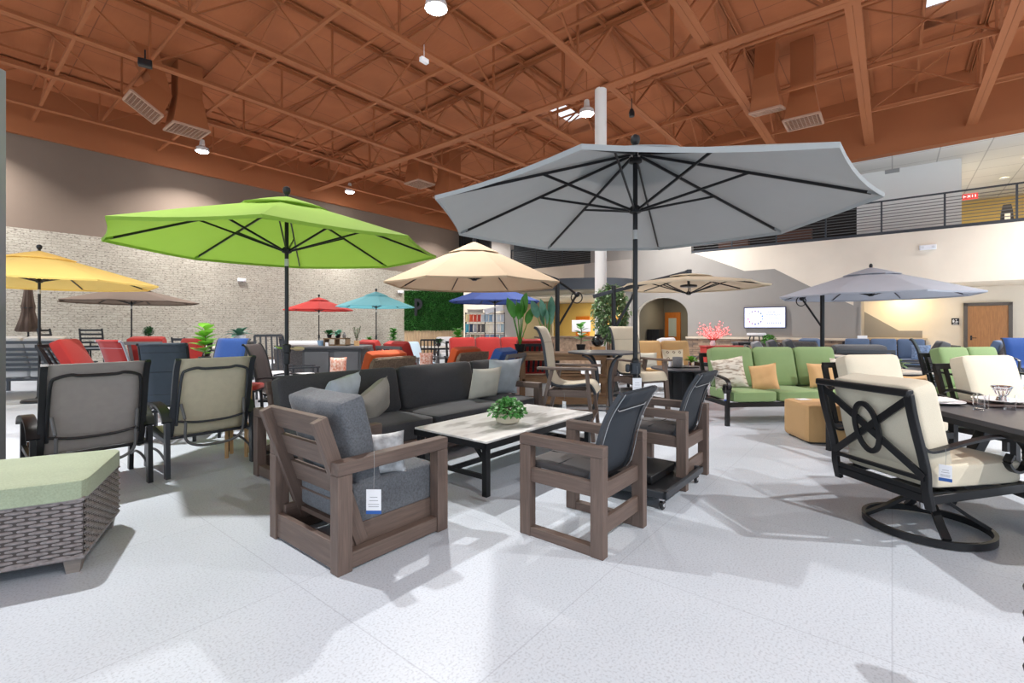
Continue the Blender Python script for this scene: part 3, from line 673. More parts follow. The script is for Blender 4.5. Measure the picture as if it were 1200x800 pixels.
    fo = f.build('foliage', leaf, t, fix=False, smooth=60)
    if st.v: st.build('stems', STEMM if kind not in ('paradise','rosette') else LEAFG, t)
    return t
# ================= FOREGROUND FURNITURE =================
# --- brown plank armchair with grey tweed cushions (back to camera) ---
def plank_armchair():
    W = D = .81; c = uv(*xy2uv(-.94, 2.543)); c = Vector((-.94, 2.543, 0)) + Vector((-Uy, Ux, 0))*(W/2) + Vector((Ux, Uy, 0))*(D/2)
    t = thing('deep_seating_armchair', 'brown wood-grain plank armchair with grey tweed cushions, its slatted back to the camera', 'armchair', c, FU)
    for s_ in (-1, 1):
        x = s_*(W/2-.04)
        g = MB(); g.box((x, -D/2+.045, .27), (.08, .09, .54)); g.build('rear_post', WOOD, t, bevel=.004)
        g = MB(); g.box((x, D/2-.045, .27), (.08, .09, .54)); g.build('front_post', WOOD, t, bevel=.004)
        g = MB(); g.box((x, 0, .578), (.08, D, .075)); g.build('armrest', WOOD, t, bevel=.006)
        g = MB(); g.box((x, 0, .055), (.06, D-.18, .09)); g.box((x-s_*.055, 0, .15), (.03, D-.1, .13)); g.build('side_rail', WOOD, t, bevel=.004)
        g = MB(); g.bar((s_*.31, -D/2+.2, .1), (s_*.31, -D/2-.06, .85), .05, .085, (0, 1, 0)); g.build('back_upright', WOOD, t, bevel=.004)
    g = MB(); g.box((0, -D/2+.03, .09), (W-.16, .035, .15)); g.build('rear_rail', WOOD, t, bevel=.004)
    g = MB(); g.box((0, D/2-.05, .13), (W-.16, .035, .15)); g.build('front_rail', WOOD, t, bevel=.004)
    for k in range(4):
        f = [.93, .69, .45, .21][k]; y = -D/2+.2-.26*f+.03; z = .1+.75*f
        g = MB(); g.box((0, y, z), (.64, .028, .135), Rx(.33)); g.build('back_slat', WOOD, t, bevel=.003)
    g = MB(); g.box((0, .05, .17), (W-.2, D-.2, .03)); g.build('seat_deck', WOOD, t)
    g = MB(); g.cushion((0, .06, .32), (W-.17, D-.17, .25), None, .012, 13, 14); g.build('seat_cushion', TWEED, t)
    g = MB(); g.cushion((-.01, -.19, .67), (.66, .58, .17), Rx(.24) @ Rx(PI/2), .055, 12, 14, pin=.055, wr=.006); g.build('back_cushion', TWEED, t)
    price_tag(t, (W/2+.03, -.2, .36), PI/2-.9, .085, .14, s=.26)
    return t
plank_armchair()
c = Vector((-.94,2.543,0))+Vector((-Uy,Ux,0))*.16+Vector((Ux,Uy,0))*.42
CRINK = mat('crinkled_silver_fabric', S(178,182,186), .5, var=.45, vs=14, bump=.8, bs=30)
throw_pillow('small crinkled silver pillow tucked beside the grey tweed back cushion of the plank armchair', c.x, c.y, .56, FU+1.2, CRINK, .26, .26, .12, -.2)
# --- grey cushioned sofa ---
def sofa():
    L, D = 3.3, .92; A = Vector((-2.38, 4.33, 0)); c = A + Vector((Ux, Uy, 0))*(L/2) + Vector((Uy, -Ux, 0))*(D/2)
    rz = FNV  # faces -v ; local +x = -u
    t = thing('sofa', 'long charcoal grey cushioned sofa with brown plank frame behind the marble coffee table', 'sofa', c, rz)
    for s_ in (-1, 1):
        x = s_*(L/2-.04)
        g = MB(); g.box((x, -D/2+.045, .27), (.08, .09, .54)); g.build('rear_post', WOOD, t, bevel=.004)
        g = MB(); g.box((x, D/2-.045, .27), (.08, .09, .54)); g.build('front_post', WOOD, t, bevel=.004)
        g = MB(); g.box((x, 0, .578), (.08, D, .075)); g.build('armrest', WOOD, t, bevel=.006)
        g = MB(); g.box((x, 0, .055), (.06, D-.18, .09)); g.build('side_rail', WOOD, t, bevel=.004)
    for x in (-1.5, -.5, .5, 1.5): g = MB(); g.bar((x, -D/2+.2, .1), (x, -D/2-.0, .84), .05, .08, (0,1,0)); g.build('back_upright', WOOD, t, bevel=.004)
    for f in (.93, .66, .4): g = MB(); g.box((0, -D/2+.2-.2*f+.03, .1+.74*f), (L-.2, .028, .12), Rx(.26)); g.build('back_slat', WOOD, t, bevel=.003)
    g = MB(); g.box((0, D/2-.05, .16), (L-.16, .035, .16)); g.build('front_rail', WOOD, t, bevel=.004)
    g = MB(); g.box((0, -D/2+.03, .09), (L-.16, .035, .15)); g.build('rear_rail', WOOD, t, bevel=.004)
    g = MB(); g.box((0, .03, .2), (L-.2, D-.2, .03)); g.build('seat_deck', WOOD, t)
    T = lambda a: L/2-a    # distance from the near end -> local x
    for a0, a1 in ((.09, 1.45), (1.46, 2.62), (2.63, 3.21)):
        g = MB(); g.cushion(((T(a0)+T(a1))/2, .05, .335), (a1-a0, D-.17, .2), None, .02, 12, 14, wr=.002); g.build('seat_cushion', CHAR, t)
    for a0, a1 in ((.1, 1.43), (1.44, 2.62), (2.63, 3.2)):
        g = MB(); g.cushion(((T(a0)+T(a1))/2, -.235, .66), (a1-a0, .5, .18), Rx(.24) @ Rx(PI/2), .05, 12, 14, pin=.02, wr=.005); g.build('back_cushion', CHAR, t)
    return A
A = sofa()
SP = lambda a, off, z: tuple(A + Vector((Ux, Uy, 0))*a + Vector((Uy, -Ux, 0))*off + Vector((0,0,z)))
PBLUE = mat('pale_blue_crinkle', S(182,192,200), .8, var=.1, vs=9, bump=.7, bs=22); PTAU = fab('taupe_linen', (160,154,144), .06); PCREAM = fab('cream_linen', (206,202,188), .05)
x, y, z = SP(.62, .42, .66); throw_pillow('pale blue crinkled pillow at the near end of the charcoal sofa', x, y, z, FNV+.5, PBLUE, .5, .5, .2, -.35, .1)
x, y, z = SP(.95, .5, .6); throw_pillow('taupe linen pillow beside the pale blue one at the near end of the sofa', x, y, z, FNV+.35, PTAU, .42, .42, .19, -.4, .55)
x, y, z = SP(2.62, .5, .64); throw_pillow('small cream pillow in front of the pleated pillow at the far end of the sofa', x, y, z, FNV-.1, PCREAM, .5, .42, .14, -.25)
x, y, z = SP(3.06, .44, .68); throw_pillow('large pale blue pleated pillow at the far right end of the sofa', x, y, z, FNV-.25, PBLUE, .56, .52, .17, -.25)
# --- coffee table ---
def coffee():
    P = Vector((-.20, 3.71, 0)); L, W = 1.70, .885; c = P + Vector((Ux, Uy, 0))*(L/2) + Vector((-Uy, Ux, 0))*(W/2)
    t = thing('coffee_table', 'low rectangular coffee table with white marble-look top and black metal legs', 'coffee table', c, FU)
    MARB = mat('white_marble_top', S(222,221,218), .3)
    nt, N, Lk, b, src, noise, ramp, mixc, setc, dobump = m_tools['white_marble_top']
    v = ramp(noise(3, (1.6, .6, 1), 8), [(.38, S(176,174,170)), (.46, S(232,231,229)), (.54, S(236,235,233)), (.66, S(218,215,211))]); setc(v)
    g = MB(); g.box((0,0,.442), (W-.01, L-.01, .016)); g.build('marble_top', MARB, t, bevel=.002)
    g = MB()
    for s_ in (-1,1): g.box((s_*(W/2-.015),0,.408), (.03, L, .052)); g.box((0,s_*(L/2-.015),.408), (W, .03, .052))
    g.build('top_frame', BLK, t, bevel=.002)
    for sx in (-1,1):
        for sy in (-1,1):
            g = MB(); g.box((sx*(W/2-.045), sy*(L/2-.045), .2), (.05,.05,.4)); g.build('leg', BLK, t, bevel=.003)
            g = MB(); g.bar((sx*(W/2-.05), sy*(L/2-.045), .27), (sx*(W/2-.17), sy*(L/2-.045), .39), .02, .03); g.build('corner_brace', BLK, t)
    g = MB()
    for s_ in (-1,1): g.box((0, s_*(L/2-.045), .15), (W-.1, .03, .035))
    g.box((0,0,.15), (.04, L-.1, .035)); g.build('stretcher', BLK, t)
coffee()
BOWL = mat('cream_bowl_ceramic', S(224,214,192), .45, var=.04, vs=8)
pv = Vector(( -.03, 4.38, .451))
plant('green ivy plant in a cream ceramic bowl on the marble coffee table', -.04, 4.42, .451, 'ivy', BOWL, .125, .1, 'bowl', .18, LEAFI, 3, n=600)
g = MB(); g.lathe([(.01,0),(.12,0),(.155,.012),(.15,.014),(.115,.006),(.01,.004)], 32); o = g.build('glass_plate', glassmat(), loc=(.02, 4.36, .4505)); bpy.data.objects.remove(o)
# --- two plank dining chairs with black slings ---
BSL = mat('black_sling', S(38,45,54), .75, var=.06, vs=8, bump=.3, bs=300); GSL = mat('grey_brown_padding', S(92,88,88), .85, var=.08, vs=6, bs=220, bump=.3, kind='fabric')
def plank_dining(label, N0):
    W, D = .63, .61; c = Vector((N0[0], N0[1], 0)) + Vector((Ux, Uy, 0))*(W/2) + Vector((-Uy, Ux, 0))*(D/2)
    t = thing('dining_chair', label, 'chair', c, FV, 'plank dining chairs')   # faces +v, local x = +u
    for s_ in (-1,1):
        x = s_*(W/2-.032)
        g = MB(); g.box((x, -D/2+.042, .295), (.064, .084, .59)); g.build('leg', WOOD, t, bevel=.004)
        g = MB(); g.box((x, D/2-.042, .295), (.064, .084, .59)); g.build('leg', WOOD, t, bevel=.004)
        g = MB(); g.box((x, 0, .622), (.07, D+.0, .066)); g.build('armrest', WOOD, t, bevel=.005)
        g = MB(); g.box((x, 0, .03), (.055, D-.16, .06)); g.build('floor_rail', WOOD, t, bevel=.004)
        g = MB(); g.box((x, 0, .395), (.04, D-.16, .09)); g.build('seat_rail', WOOD, t, bevel=.004)
    g = MB(); g.box((0, -D/2+.05, .37), (W-.12, .03, .1)); g.build('rear_apron', WOOD, t, bevel=.003)
    g = MB(); g.box((0, -D/2+.05, .16), (W-.12, .03, .1)); g.build('rear_stretcher', WOOD, t, bevel=.003)
    h = .235
    pb = smoothpath([(0,-.16,.40),(0,-.2,.47),(0,-.245,.66),(0,-.30,.82),(0,-.39,.965)], 5)
    for s_ in (-1,1):
        g = MB(); g.strap([(s_*(h+.012), p.y, p.z) for p in pb], .022, .045, up=(1,0,0)); fr = g.build('back_rail', GRAPH, t)
        g = MB(); g.tube([(s_*(h+.014), p.y-.026, p.z) for p in pb], .0025, 5, up=(1,0,0)); g.build('piping', mat('silver_piping', S(175,178,182), .4, .3), fr)
    n = len(pb)-1
    def fn(a, b_):
        f = b_*n; i = min(int(f), n-1); p = pb[i].lerp(pb[i+1], f-i); return (-h+2*h*a, p.y+.004*math.sin(b_*9)-.02*(1-(2*a-1)**2)*math.sin(b_*PI), p.z)
    g = MB(); g.sheet(fn, 8, n); o = g.build('sling_back', BSL, t, fix=False); sd = o.modifiers.new('s', 'SOLIDIFY'); sd.thickness = .012
    g = MB(); a = fn(0, .8); bb = fn(0, .985); g.sheet(lambda p, q: (-h+.015+(2*h-.03)*p, a[1]-.022+(bb[1]-a[1])*q-.004*math.sin(q*PI), a[2]+(bb[2]-a[2])*q), 4, 4); po = g.build('head_pocket', BSL, o, fix=False); sd = po.modifiers.new('s', 'SOLIDIFY'); sd.thickness = .01
    g = MB(); g.tube([(-h+.02, a[1]-.03, a[2]+.02),(-h+.05, a[1]-.03, a[2]),(h-.05, a[1]-.03, a[2]),(h-.02, a[1]-.03, a[2]+.02)], .003, 5); g.build('pocket_piping', mat('silver_piping', S(175,178,182)), po)
    g = MB(); g.cushion((0,.06,.445), (.47,.47,.05), Rx(.03), .012, 7, 10); so = g.build('seat_pad', GSL, t)
    g = MB(); g.tube([(-.22,.06,.479),(.22,.06,.479)], .003, 5); g.tube([(0,-.16,.474),(0,.28,.484)], .003, 5, up=(1,0,0)); g.build('quilt_seams', CHAR, so)
    g = MB(); g.bar((-.25,-.16,.41), (.25,-.16,.41), .025, .03); g.bar((-.25,.27,.41), (.25,.27,.41), .025, .03); g.build('seat_crossbar', BLK, t)
    return t
plank_dining('nearer brown plank dining chair with black sling back, right of the coffee table', (.5255, 2.724))
t2 = plank_dining('farther brown plank dining chair with black sling back, beyond the rolling umbrella base', (1.43, 3.87))
# --- rolling base of the big grey umbrella ---
def rolling_base():
    c = Vector((1.06, 4.05, 0))-Vector((Ux, Uy, 0))*.08-Vector((-Uy,Ux,0))*.02
    t = thing('rolling_umbrella_base', 'low square black wheeled base carrying the big grey umbrella between the dining chairs', 'umbrella base', (1.06,4.05,0), FU)
    g = MB(); h = .42
    g.bx(-h,h,-h,h,.085,.11); g.build('tray', BLK, t, bevel=.006)
    g = MB()
    for s_ in (-1,1): g.box((s_*h,0,.115), (.03,2*h+.03,.05)); g.box((0,s_*h,.115), (2*h+.03,.03,.05))
    g.build('tray_rim', GRAPH, t, bevel=.004)
    g = MB(); g.box((0,0,.15), (.5,.5,.07)); g.build('weight_slab', BLK, t, bevel=.01)
    for sx in (-1,1):
        for sy in (-1,1):
            g = MB(); g.lathe([(.005,-.012),(.034,-.012),(.036,-.008),(.036,.008),(.034,.012),(.005,.012)], 18, (0,0,0), Matrix.Translation((sx*(h-.03), sy*(h-.03), .037)) @ Matrix.Rotation(PI/2, 4, 'Y')); w_ = g.build('caster', mat('caster_rubber', S(28,28,30), .5), t)
            g = MB(); g.lathe([(.001,.013),(.018,.013),(.016,.017),(.001,.017)], 14, (0,0,0), Matrix.Translation((sx*(h-.03), sy*(h-.03), .037)) @ Matrix.Rotation(PI/2, 4, 'Y')); g.box((sx*(h-.03), sy*(h-.03), .078), (.034,.05,.014)); g.build('caster_hub', CHROME, w_)
rolling_base()
# --- umbrellas ---
GREYC = cloth('grey_canvas', (166,171,173), .2); GREENC = cloth('lime_canvas', (142,182,66), .22); YELC = cloth('yellow_canvas', (252,222,130), .3)
BRC = cloth('brown_canvas', (104,88,76), .1); REDC = cloth('red_canvas', (184,44,38), .15); AQC = cloth('aqua_canvas', (136,214,224), .25)
TANC = cloth('tan_canvas', (176,156,130), .12); NAVC = cloth('navy_canvas', (52,72,130), .15); CREC = cloth('cream_canvas', (204,190,166), .2); SILC = cloth('silver_grey_canvas', (168,174,186), .15)
t = market_umbrella('very large open grey umbrella right of centre, nearest the camera', 1.06, 4.05, 1.74, 2.31, 2.86, GREYC, BLK, PI/8-.02, base='none', hub=2.36)
g = MB(); g.lathe([(.05,.185),(.05,.2),(.03,.22),(.03,.5)], 16); g.build('base_sleeve', BLK, t)
g = MB(); g.lathe([(.023,0),(.045,.01),(.045,.1),(.023,.11)], 16, (0,0,.95)); g.lathe([(.012,.0),(.02,.01),(.02,.06),(.012,.07)], 10, (-.07,-.02,.97)); g.build('crank_housing', GRAPH, t)
price_tag(t, (.0, -.06, .86), 0, .075, .13, mat('green_print', S(30,140,100), .6), s=.1)
market_umbrella('open lime green umbrella with black pole and wooden crank handle, left of centre', -2.487, 5.2, 1.66, 2.23, 2.76, GREENC, BLK, PI/8-.05, handle=mat('crank_wood', S(205,180,140), .5), hub=2.2)
market_umbrella('open yellow umbrella at the left edge', -8.63, 8.6, 1.8, 2.17, 2.72, YELC, BLK, PI/8, hub=2.2)
market_umbrella('open dark brown umbrella below and right of the yellow one', -11.55, 14.3, 1.75, 2.13, 2.58, BRC, BLK, PI/8)
market_umbrella('small open red umbrella against the whitewashed brick wall', -7.5, 18.3, 1.27, 2.05, 2.5, REDC, BLK, PI/8)
market_umbrella('small open turquoise umbrella right of the red one', -4.9, 17, 1.38, 2.12, 2.62, AQC, BLK, PI/8)
market_umbrella('open navy blue umbrella below the tan one', -.5, 13.8, 1.38, 2.12, 2.6, NAVC, BLK, PI/8)
cantilever('tan beige cantilever umbrella at the centre with its black mast on the right', (-.71, 8.9), (.9, 9.35), 1.67, 2.17, 2.94, TANC, 'elbow', PI/8)
cantilever('silver grey cantilever umbrella on the right, near the oak door', (8.0, 10.5), (7.05, 10.7), 1.87, 2.06, 2.66, SILC, 'elbow', PI/8+.2)
cantilever('cream offset umbrella hung from a long sloping arm, left of the screen', (3.6, 9.6), (2.05, 9.5), 1.5, 2.2, 2.42, CREC, 'beam', PI/8)
t = thing('closed_umbrella', 'closed dark brown umbrella at the far left behind the yellow one', 'umbrella', (-13.35, 13.0, 0), 0, 'patio umbrellas')
g = MB(); vs = []; n = 48
for k, (r_, z) in enumerate([(.05,2.6),(.08,2.45),(.11,2.1),(.13,1.95),(.12,1.8),(.17,1.55),(.24,1.28),(.2,1.24)]):
    for i in range(n): a = 2*PI*i/n; rr_ = r_*(1+.13*math.cos(8*a)*min(1, k/3)); vs.append((rr_*math.cos(a), rr_*math.sin(a), z))
g.add(vs, [(k*n+i, k*n+(i+1)%n, (k+1)*n+(i+1)%n, (k+1)*n+i) for k in range(7) for i in range(n)]); g.build('furled_canopy', mat('brown_canvas_furled', S(84,68,58), .9, var=.06), t, smooth=60)
g = MB(); g.tube([(0,0,0),(0,0,2.68)], .022); g.build('pole', BLK, t); g = MB(); g.tube([(-.13,0,1.9)]+[(-.13*math.cos(a), -.13*math.sin(a), 1.9) for a in (.5,1,1.5,2,2.5)]+[(.13,0,1.9)], .012); g.build('tie_strap', BLK, t)
g = MB(); g.lathe([(.25,.005),(.25,.03),(.23,.05),(.06,.07),(.03,.4)], 28); g.build('base', BLK, t)
# --- sling lounge chairs seen from behind ---
def sling_lounge(label, Lr, frame, sling, rail):
    # Lr: left rear foot; faces +v ; local x = +u
    W, D = .72, .68; c = Vector((Lr[0], Lr[1], 0))+Vector((Ux,Uy,0))*(W/2)+Vector((-Uy,Ux,0))*(D/2)
    t = thing('sling_lounge_chair', label, 'chair', c, FV, 'sling lounge chairs')
    h = W/2; yb = -D/2+.02
    for s_ in (-1,1):
        x = s_*h
        g = MB(); g.bar((x, -D/2, 0), (x, -D/2+.02, .5), .035, .065, (0,1,0)); g.build('leg', frame, t)
        g = MB(); g.bar((x, D/2-.05, 0), (x, D/2-.1, .56), .035, .06, (0,1,0)); g.build('leg', frame, t)
        g = MB(); g.strap(smoothpath([(x,-D/2+.01,.5),(x,-D/2+.08,.58),(x,-D/2+.22,.63),(x,.05,.635),(x,D/2-.08,.6),(x,D/2+.0,.55)]), .075, .028); g.build('armrest', frame, t)
        g = MB(); g.bar((x,-D/2+.02,.33), (x,D/2-.06,.36), .025, .04); g.build('side_rail', frame, t)
        g = MB(); g.tube(smoothpath([(x,-D/2+.02,.14),(x,-.1,.2),(x,.12,.2),(x,D/2-.06,.14)]), .011); g.build('side_stretcher', frame, t)
    hb = .315
    P = smoothpath([(0,.3,.37),(0,.05,.33),(0,-.2,.345),(0,-.27,.42),(0,-.33,.62),(0,-.385,.86),(0,-.43,1.0),(0,-.475,1.07)], 5)
    for s_ in (-1,1): g = MB(); g.strap([(s_*hb, p.y, p.z) for p in P], .03, .042, up=(1,0,0)); g.build('sling_rail', rail, t)
    n = len(P)-1
    def fn(a, b_):
        f = b_*n; i = min(int(f), n-1); p = P[i].lerp(P[i+1], f-i); return (-hb+.01+2*(hb-.01)*a, p.y, p.z)
    g = MB(); g.sheet(fn, 6, n); o = g.build('sling', sling, t, fix=False); sd = o.modifiers.new('s','SOLIDIFY'); sd.thickness = .006
    yz = lambda z, off=-.03: (lambda pr: pr)(next(((P[i].y+(P[i+1].y-P[i].y)*(z-P[i].z)/(P[i+1].z-P[i].z))+off, z) for i in range(12, n) if P[i].z <= z <= P[i+1].z+1e-6))
    q = [(-hb+.03,)+yz(.46), (-hb+.03,)+yz(.7), (-hb+.04,)+yz(.92), (-hb+.07,)+yz(.965), (-hb+.15,)+yz(.985), (-.1,)+yz(.975), (.1,)+yz(.975), (hb-.15,)+yz(.985), (hb-.07,)+yz(.965), (hb-.04,)+yz(.92), (hb-.03,)+yz(.7), (hb-.03,)+yz(.46)]
    g = MB(); g.tube(smoothpath(q, 4), .0125); br = g.build('back_brace', frame, t)
    g = MB(); g.tube(smoothpath([(-hb+.03,)+yz(.5), (-.12,)+yz(.47), (.12,)+yz(.47), (hb-.03,)+yz(.5)], 5), .011); g.build('cross_brace', frame, br)
    g = MB(); g.tube(smoothpath([(-hb+.05,)+yz(.66), (-hb+.07,-.42,.5), (-hb+.08,-.4,.34), (-hb+.17,-.39,.27), (0,-.38,.255), (hb-.17,-.39,.27), (hb-.08,-.4,.34), (hb-.07,-.42,.5), (hb-.05,)+yz(.66)], 6), .0125); g.build('recline_handle', GREYF, t)
    g = MB(); g.tube([(-h,-.2,.33),(h,-.2,.33)], .014); g.tube([(-h,.25,.35),(h,.25,.35)], .014); g.build('seat_crossbar', frame, t)
    return t
SLG = mat('grey_sling', S(166,160,156), .8, var=.05, vs=20, bump=.3, bs=400, trans=.25); SLB = mat('beige_sling', S(220,212,188), .8, var=.05, vs=20, bump=.3, bs=400, trans=.25)
sling_lounge('black framed lounge chair with grey mesh sling seen from behind, at the left', (-3.62, 3.56), BLK, SLG, BLK)
sling_lounge('graphite framed lounge chair with beige mesh sling seen from behind, right of the grey one', (-3.08, 4.21), GRAPH, SLB, GRAPH)
# --- woven ottoman ---
WICK = mat('grey_wicker', S(136,130,130), .5, var=.22, vs=45)
WCORE = mat('wicker_core', S(74,68,66), .8)
def weave(g, O, X, Z, Wd, Hh, cw=.046, rh=.02, depth=.01):
    rh = Hh/round(Hh/rh); cw = Wd/round(Wd/cw)
    O, X, Z = Vector(O), Vector(X), Vector(Z); Nn = X.cross(Z).normalized(); nx = round(Wd/cw)*6; nz = round(Hh/rh)*4; vs = []
    for j in range(nz+1):
        for i in range(nx+1):
            a = i/nx*Wd; b_ = j/nz*Hh; row = int(min(b_/rh, Hh/rh-.01)); c_ = math.cos(PI*a/cw)*(1 if row % 2 else -1)
            fz = abs(math.sin(PI*b_/rh)); d = depth*(fz**.7*(.85+.6*c_)-.3) ; st = math.exp(-((((a/cw)+.5) % 1-.5)*cw/.012)**2)*.0
            vs.append(O+X*a+Z*b_+Nn*(d+st))
    g.add(vs, [(j*(nx+1)+i, j*(nx+1)+i+1, (j+1)*(nx+1)+i+1, (j+1)*(nx+1)+i) for j in range(nz) for i in range(nx)])
def ottoman():
    ax = Vector((.88,.47,0)).normalized(); c = Vector((-2.36,2.59,0)) - ax*.62 + Vector((-ax.y, ax.x, 0))*.375
    t = thing('wicker_ottoman', 'wide woven grey wicker ottoman with pale green cushion in the lower left corner', 'ottoman', c, math.atan2(ax.y, ax.x))
    w, d = 1.24, .73; g = MB(); g.bx(-w/2, w/2, -d/2, d/2, .09, .405)
    g.build('inner_frame', WCORE, t); g = MB()
    weave(g, (-w/2,-d/2,.09), (1,0,0), (0,0,1), w, .315); weave(g, (w/2,-d/2,.09), (0,1,0), (0,0,1), d, .315)
    weave(g, (w/2,d/2,.09), (-1,0,0), (0,0,1), w, .315); weave(g, (-w/2,d/2,.09), (0,-1,0), (0,0,1), d, .315)
    for z in (.09,.408): g.tube([(-w/2,-d/2,z),(w/2,-d/2,z),(w/2,d/2,z),(-w/2,d/2,z)], .012, 8, closed=True)
    g.build('woven_body', WICK, t, fix=False, smooth=70)
    for sx in (-1,1):
        for sy in (-1,1): g = MB(); x, y = sx*(w/2-.05), sy*(d/2-.045); g.add([(x-.04,y-.035,.09),(x+.04,y-.035,.09),(x+.04,y+.035,.09),(x-.04,y+.035,.09),(x-.028,y-.024,0),(x+.028,y-.024,0),(x+.028,y+.024,0),(x-.028,y+.024,0)], MB.BF); g.build('leg', mat('weathered_wood', S(136,128,122), .6, kind='wood'), t)
    g = MB(); g.cushion((0,0,.462), (w+.03, d+.04, .115), None, .012, 20, 14); g.build('cushion', fab('sage_green_weave', (160,172,146), .09, bs=110), t)
ottoman()
# --- wicker armchair corner at the lower right edge ---
t = thing('wicker_armchair', 'woven grey wicker armchair cut off by the lower right corner of the frame', 'armchair', (2.0, 1.02, 0), -.1)
g = MB(); w, d = .75, .8
for sx in (-1,1): g.bx(sx*(w/2)-.06, sx*(w/2)+.06, -d/2, d/2, .06, .56)
g.bx(-w/2,w/2,-d/2,d/2-.05,.06,.3); g.bx(-w/2,w/2,-d/2-.06,-d/2+.06,.06,.8)
weave(g, (-w/2-.065,d/2,.06), (0,-1,0), (0,0,1), d, .5, .05, .04, .012); weave(g, (-w/2+.065,d/2+.005,.06), (-1,0,0), (0,0,1), .13, .5, .06, .04, .012)
for sx in (-1,1): g.tube([(sx*w/2,-d/2,.57),(sx*w/2,d/2,.57)], .06, 12)
g.build('woven_body', WICK, t, fix=False, smooth=70)
g = MB(); g.cushion((0,.03,.38), (.62,.7,.15), None, .02, 8, 8); g.build('seat_cushion', TWEED, t)
# --- swivel rocker with cream cushions ---
CREAM = fab('cream_canvas_cushion', (214,206,186), .04, bs=200)
def swivel():
    F = Vector((.98,.17,0)).normalized(); Lf = Vector((-F.y, F.x, 0)); c = Vector((2.52,2.87,0))+F*.40+Lf*.32
    t = thing('swivel_chair', 'black swivel rocker chair with crossed oval back and cream cushions at the black dining table', 'armchair', c, face(F.x, F.y))
    # local +y forward, local +x = right side = toward camera
    g = MB(); ox, oy = .07, -.09; g.strap(ring(ox,oy,.03,.335,.335,48), .022, .045, closed=True); g.build('floor_ring', BLK, t)
    for k in range(4):
        a = PI/4+PI/2*k+.2; d = Vector((math.cos(a), math.sin(a), 0)); g = MB(); g.strap(smoothpath([d*.03+Vector((ox,oy,.21)), d*.12+Vector((ox,oy,.19)), d*.22+Vector((ox,oy,.12)), d*.325+Vector((ox,oy,.055))]), .045, .022); g.build('base_arm', BLK, t)
    g = MB(); g.cyl((ox,oy,.14), .045, .1, 18); g.build('swivel_post', CHROME, t); g = MB(); g.box((0,0,.255), (.3,.34,.035)); g.build('rocker_plate', BLK, t)
    h = .325; yb = -.38; yf = .36
    g = MB()
    for a, b_ in (((-h,yb,.3),(h,yb,.3)), ((-h,yf,.34),(h,yf,.34)), ((-h,yb,.3),(-h,yf,.34)), ((h,yb,.3),(h,yf,.34))): g.bar(a, b_, .03, .055)
    g.bar((-h,0,.3),(h,0,.3),.1,.02); g.build('seat_frame', BLK, t, bevel=.004)
    yt = -.53; B = lambda f: (yb+(yt-yb)*f, .28+.67*f)
    for s_ in (-1,1):
        g = MB(); g.strap(smoothpath([(s_*h,yb+.01,.24),(s_*h,)+B(.12),(s_*h,yb-.03,.5),(s_*h,)+B(.75),(s_*h,yt,.95)]), .03, .05, up=(1,0,0)); g.build('back_post', BLK, t, bevel=.004)
        P = [(s_*h,-.44,.63),(s_*h,-.4,.60),(s_*h,-.32,.60),(s_*h,-.1,.64),(s_*h,.1,.665),(s_*h,.26,.655),(s_*h,.36,.58),(s_*h,.35,.47),(s_*h,.27,.44),(s_*h,.21,.49),(s_*h,.24,.55)]
        g = MB(); g.strap(smoothpath(P, 7), .045, .016); am = g.build('armrest', BLK, t)
        g = MB(); g.strap(smoothpath([(s_*h,.36,.56),(s_*h,.40,.47),(s_*h,.39,.38),(s_*h,.36,.32)]), .045, .016); g.build('arm_support', BLK, am)
    g = MB(); g.bar((-h-.02,yt-.005,.955), (h+.02,yt-.005,.955), .05, .045); g.build('top_rail', BLK, t, bevel=.01)
    g = MB(); g.bar((-h,)+B(.22), (h,)+B(.22), .02, .025); g.bar((-h,)+B(.1), (h,)+B(.1), .02, .03); g.build('lower_rail', BLK, t)
    g = MB(); g.bar((-h,)+B(.24), (h,)+B(.96), .045, .014, (0,1,0)); g.bar((h,)+B(.24), (-h,)+B(.96), .045, .014, (0,1,0)); g.build('cross_slats', BLK, t)
    g = MB(); P = []
    for k in range(32): a = 2*PI*k/32; yy, zz = B(.6+.24*math.sin(a)); P.append((.085*math.cos(a), yy-.008, zz))
    g.strap(P, .034, .014, closed=True, up=(0,1,0)); g.build('oval_ornament', BLK, t)
    g = MB(); g.cushion((0,.02,.43), (.62,.72,.15), None, .02, 12, 12); g.build('seat_cushion', CREAM, t)
    g = MB(); g.cushion((0,-.31,.73), (.61,.58,.18), Rx(.26) @ Rx(PI/2), .05, 12, 14, pin=.02, wr=.005); g.build('back_cushion', CREAM, t)
    price_tag(t, (h+.03,-.3,.47), PI/2-.95, .06, .1, s=.1)
swivel()
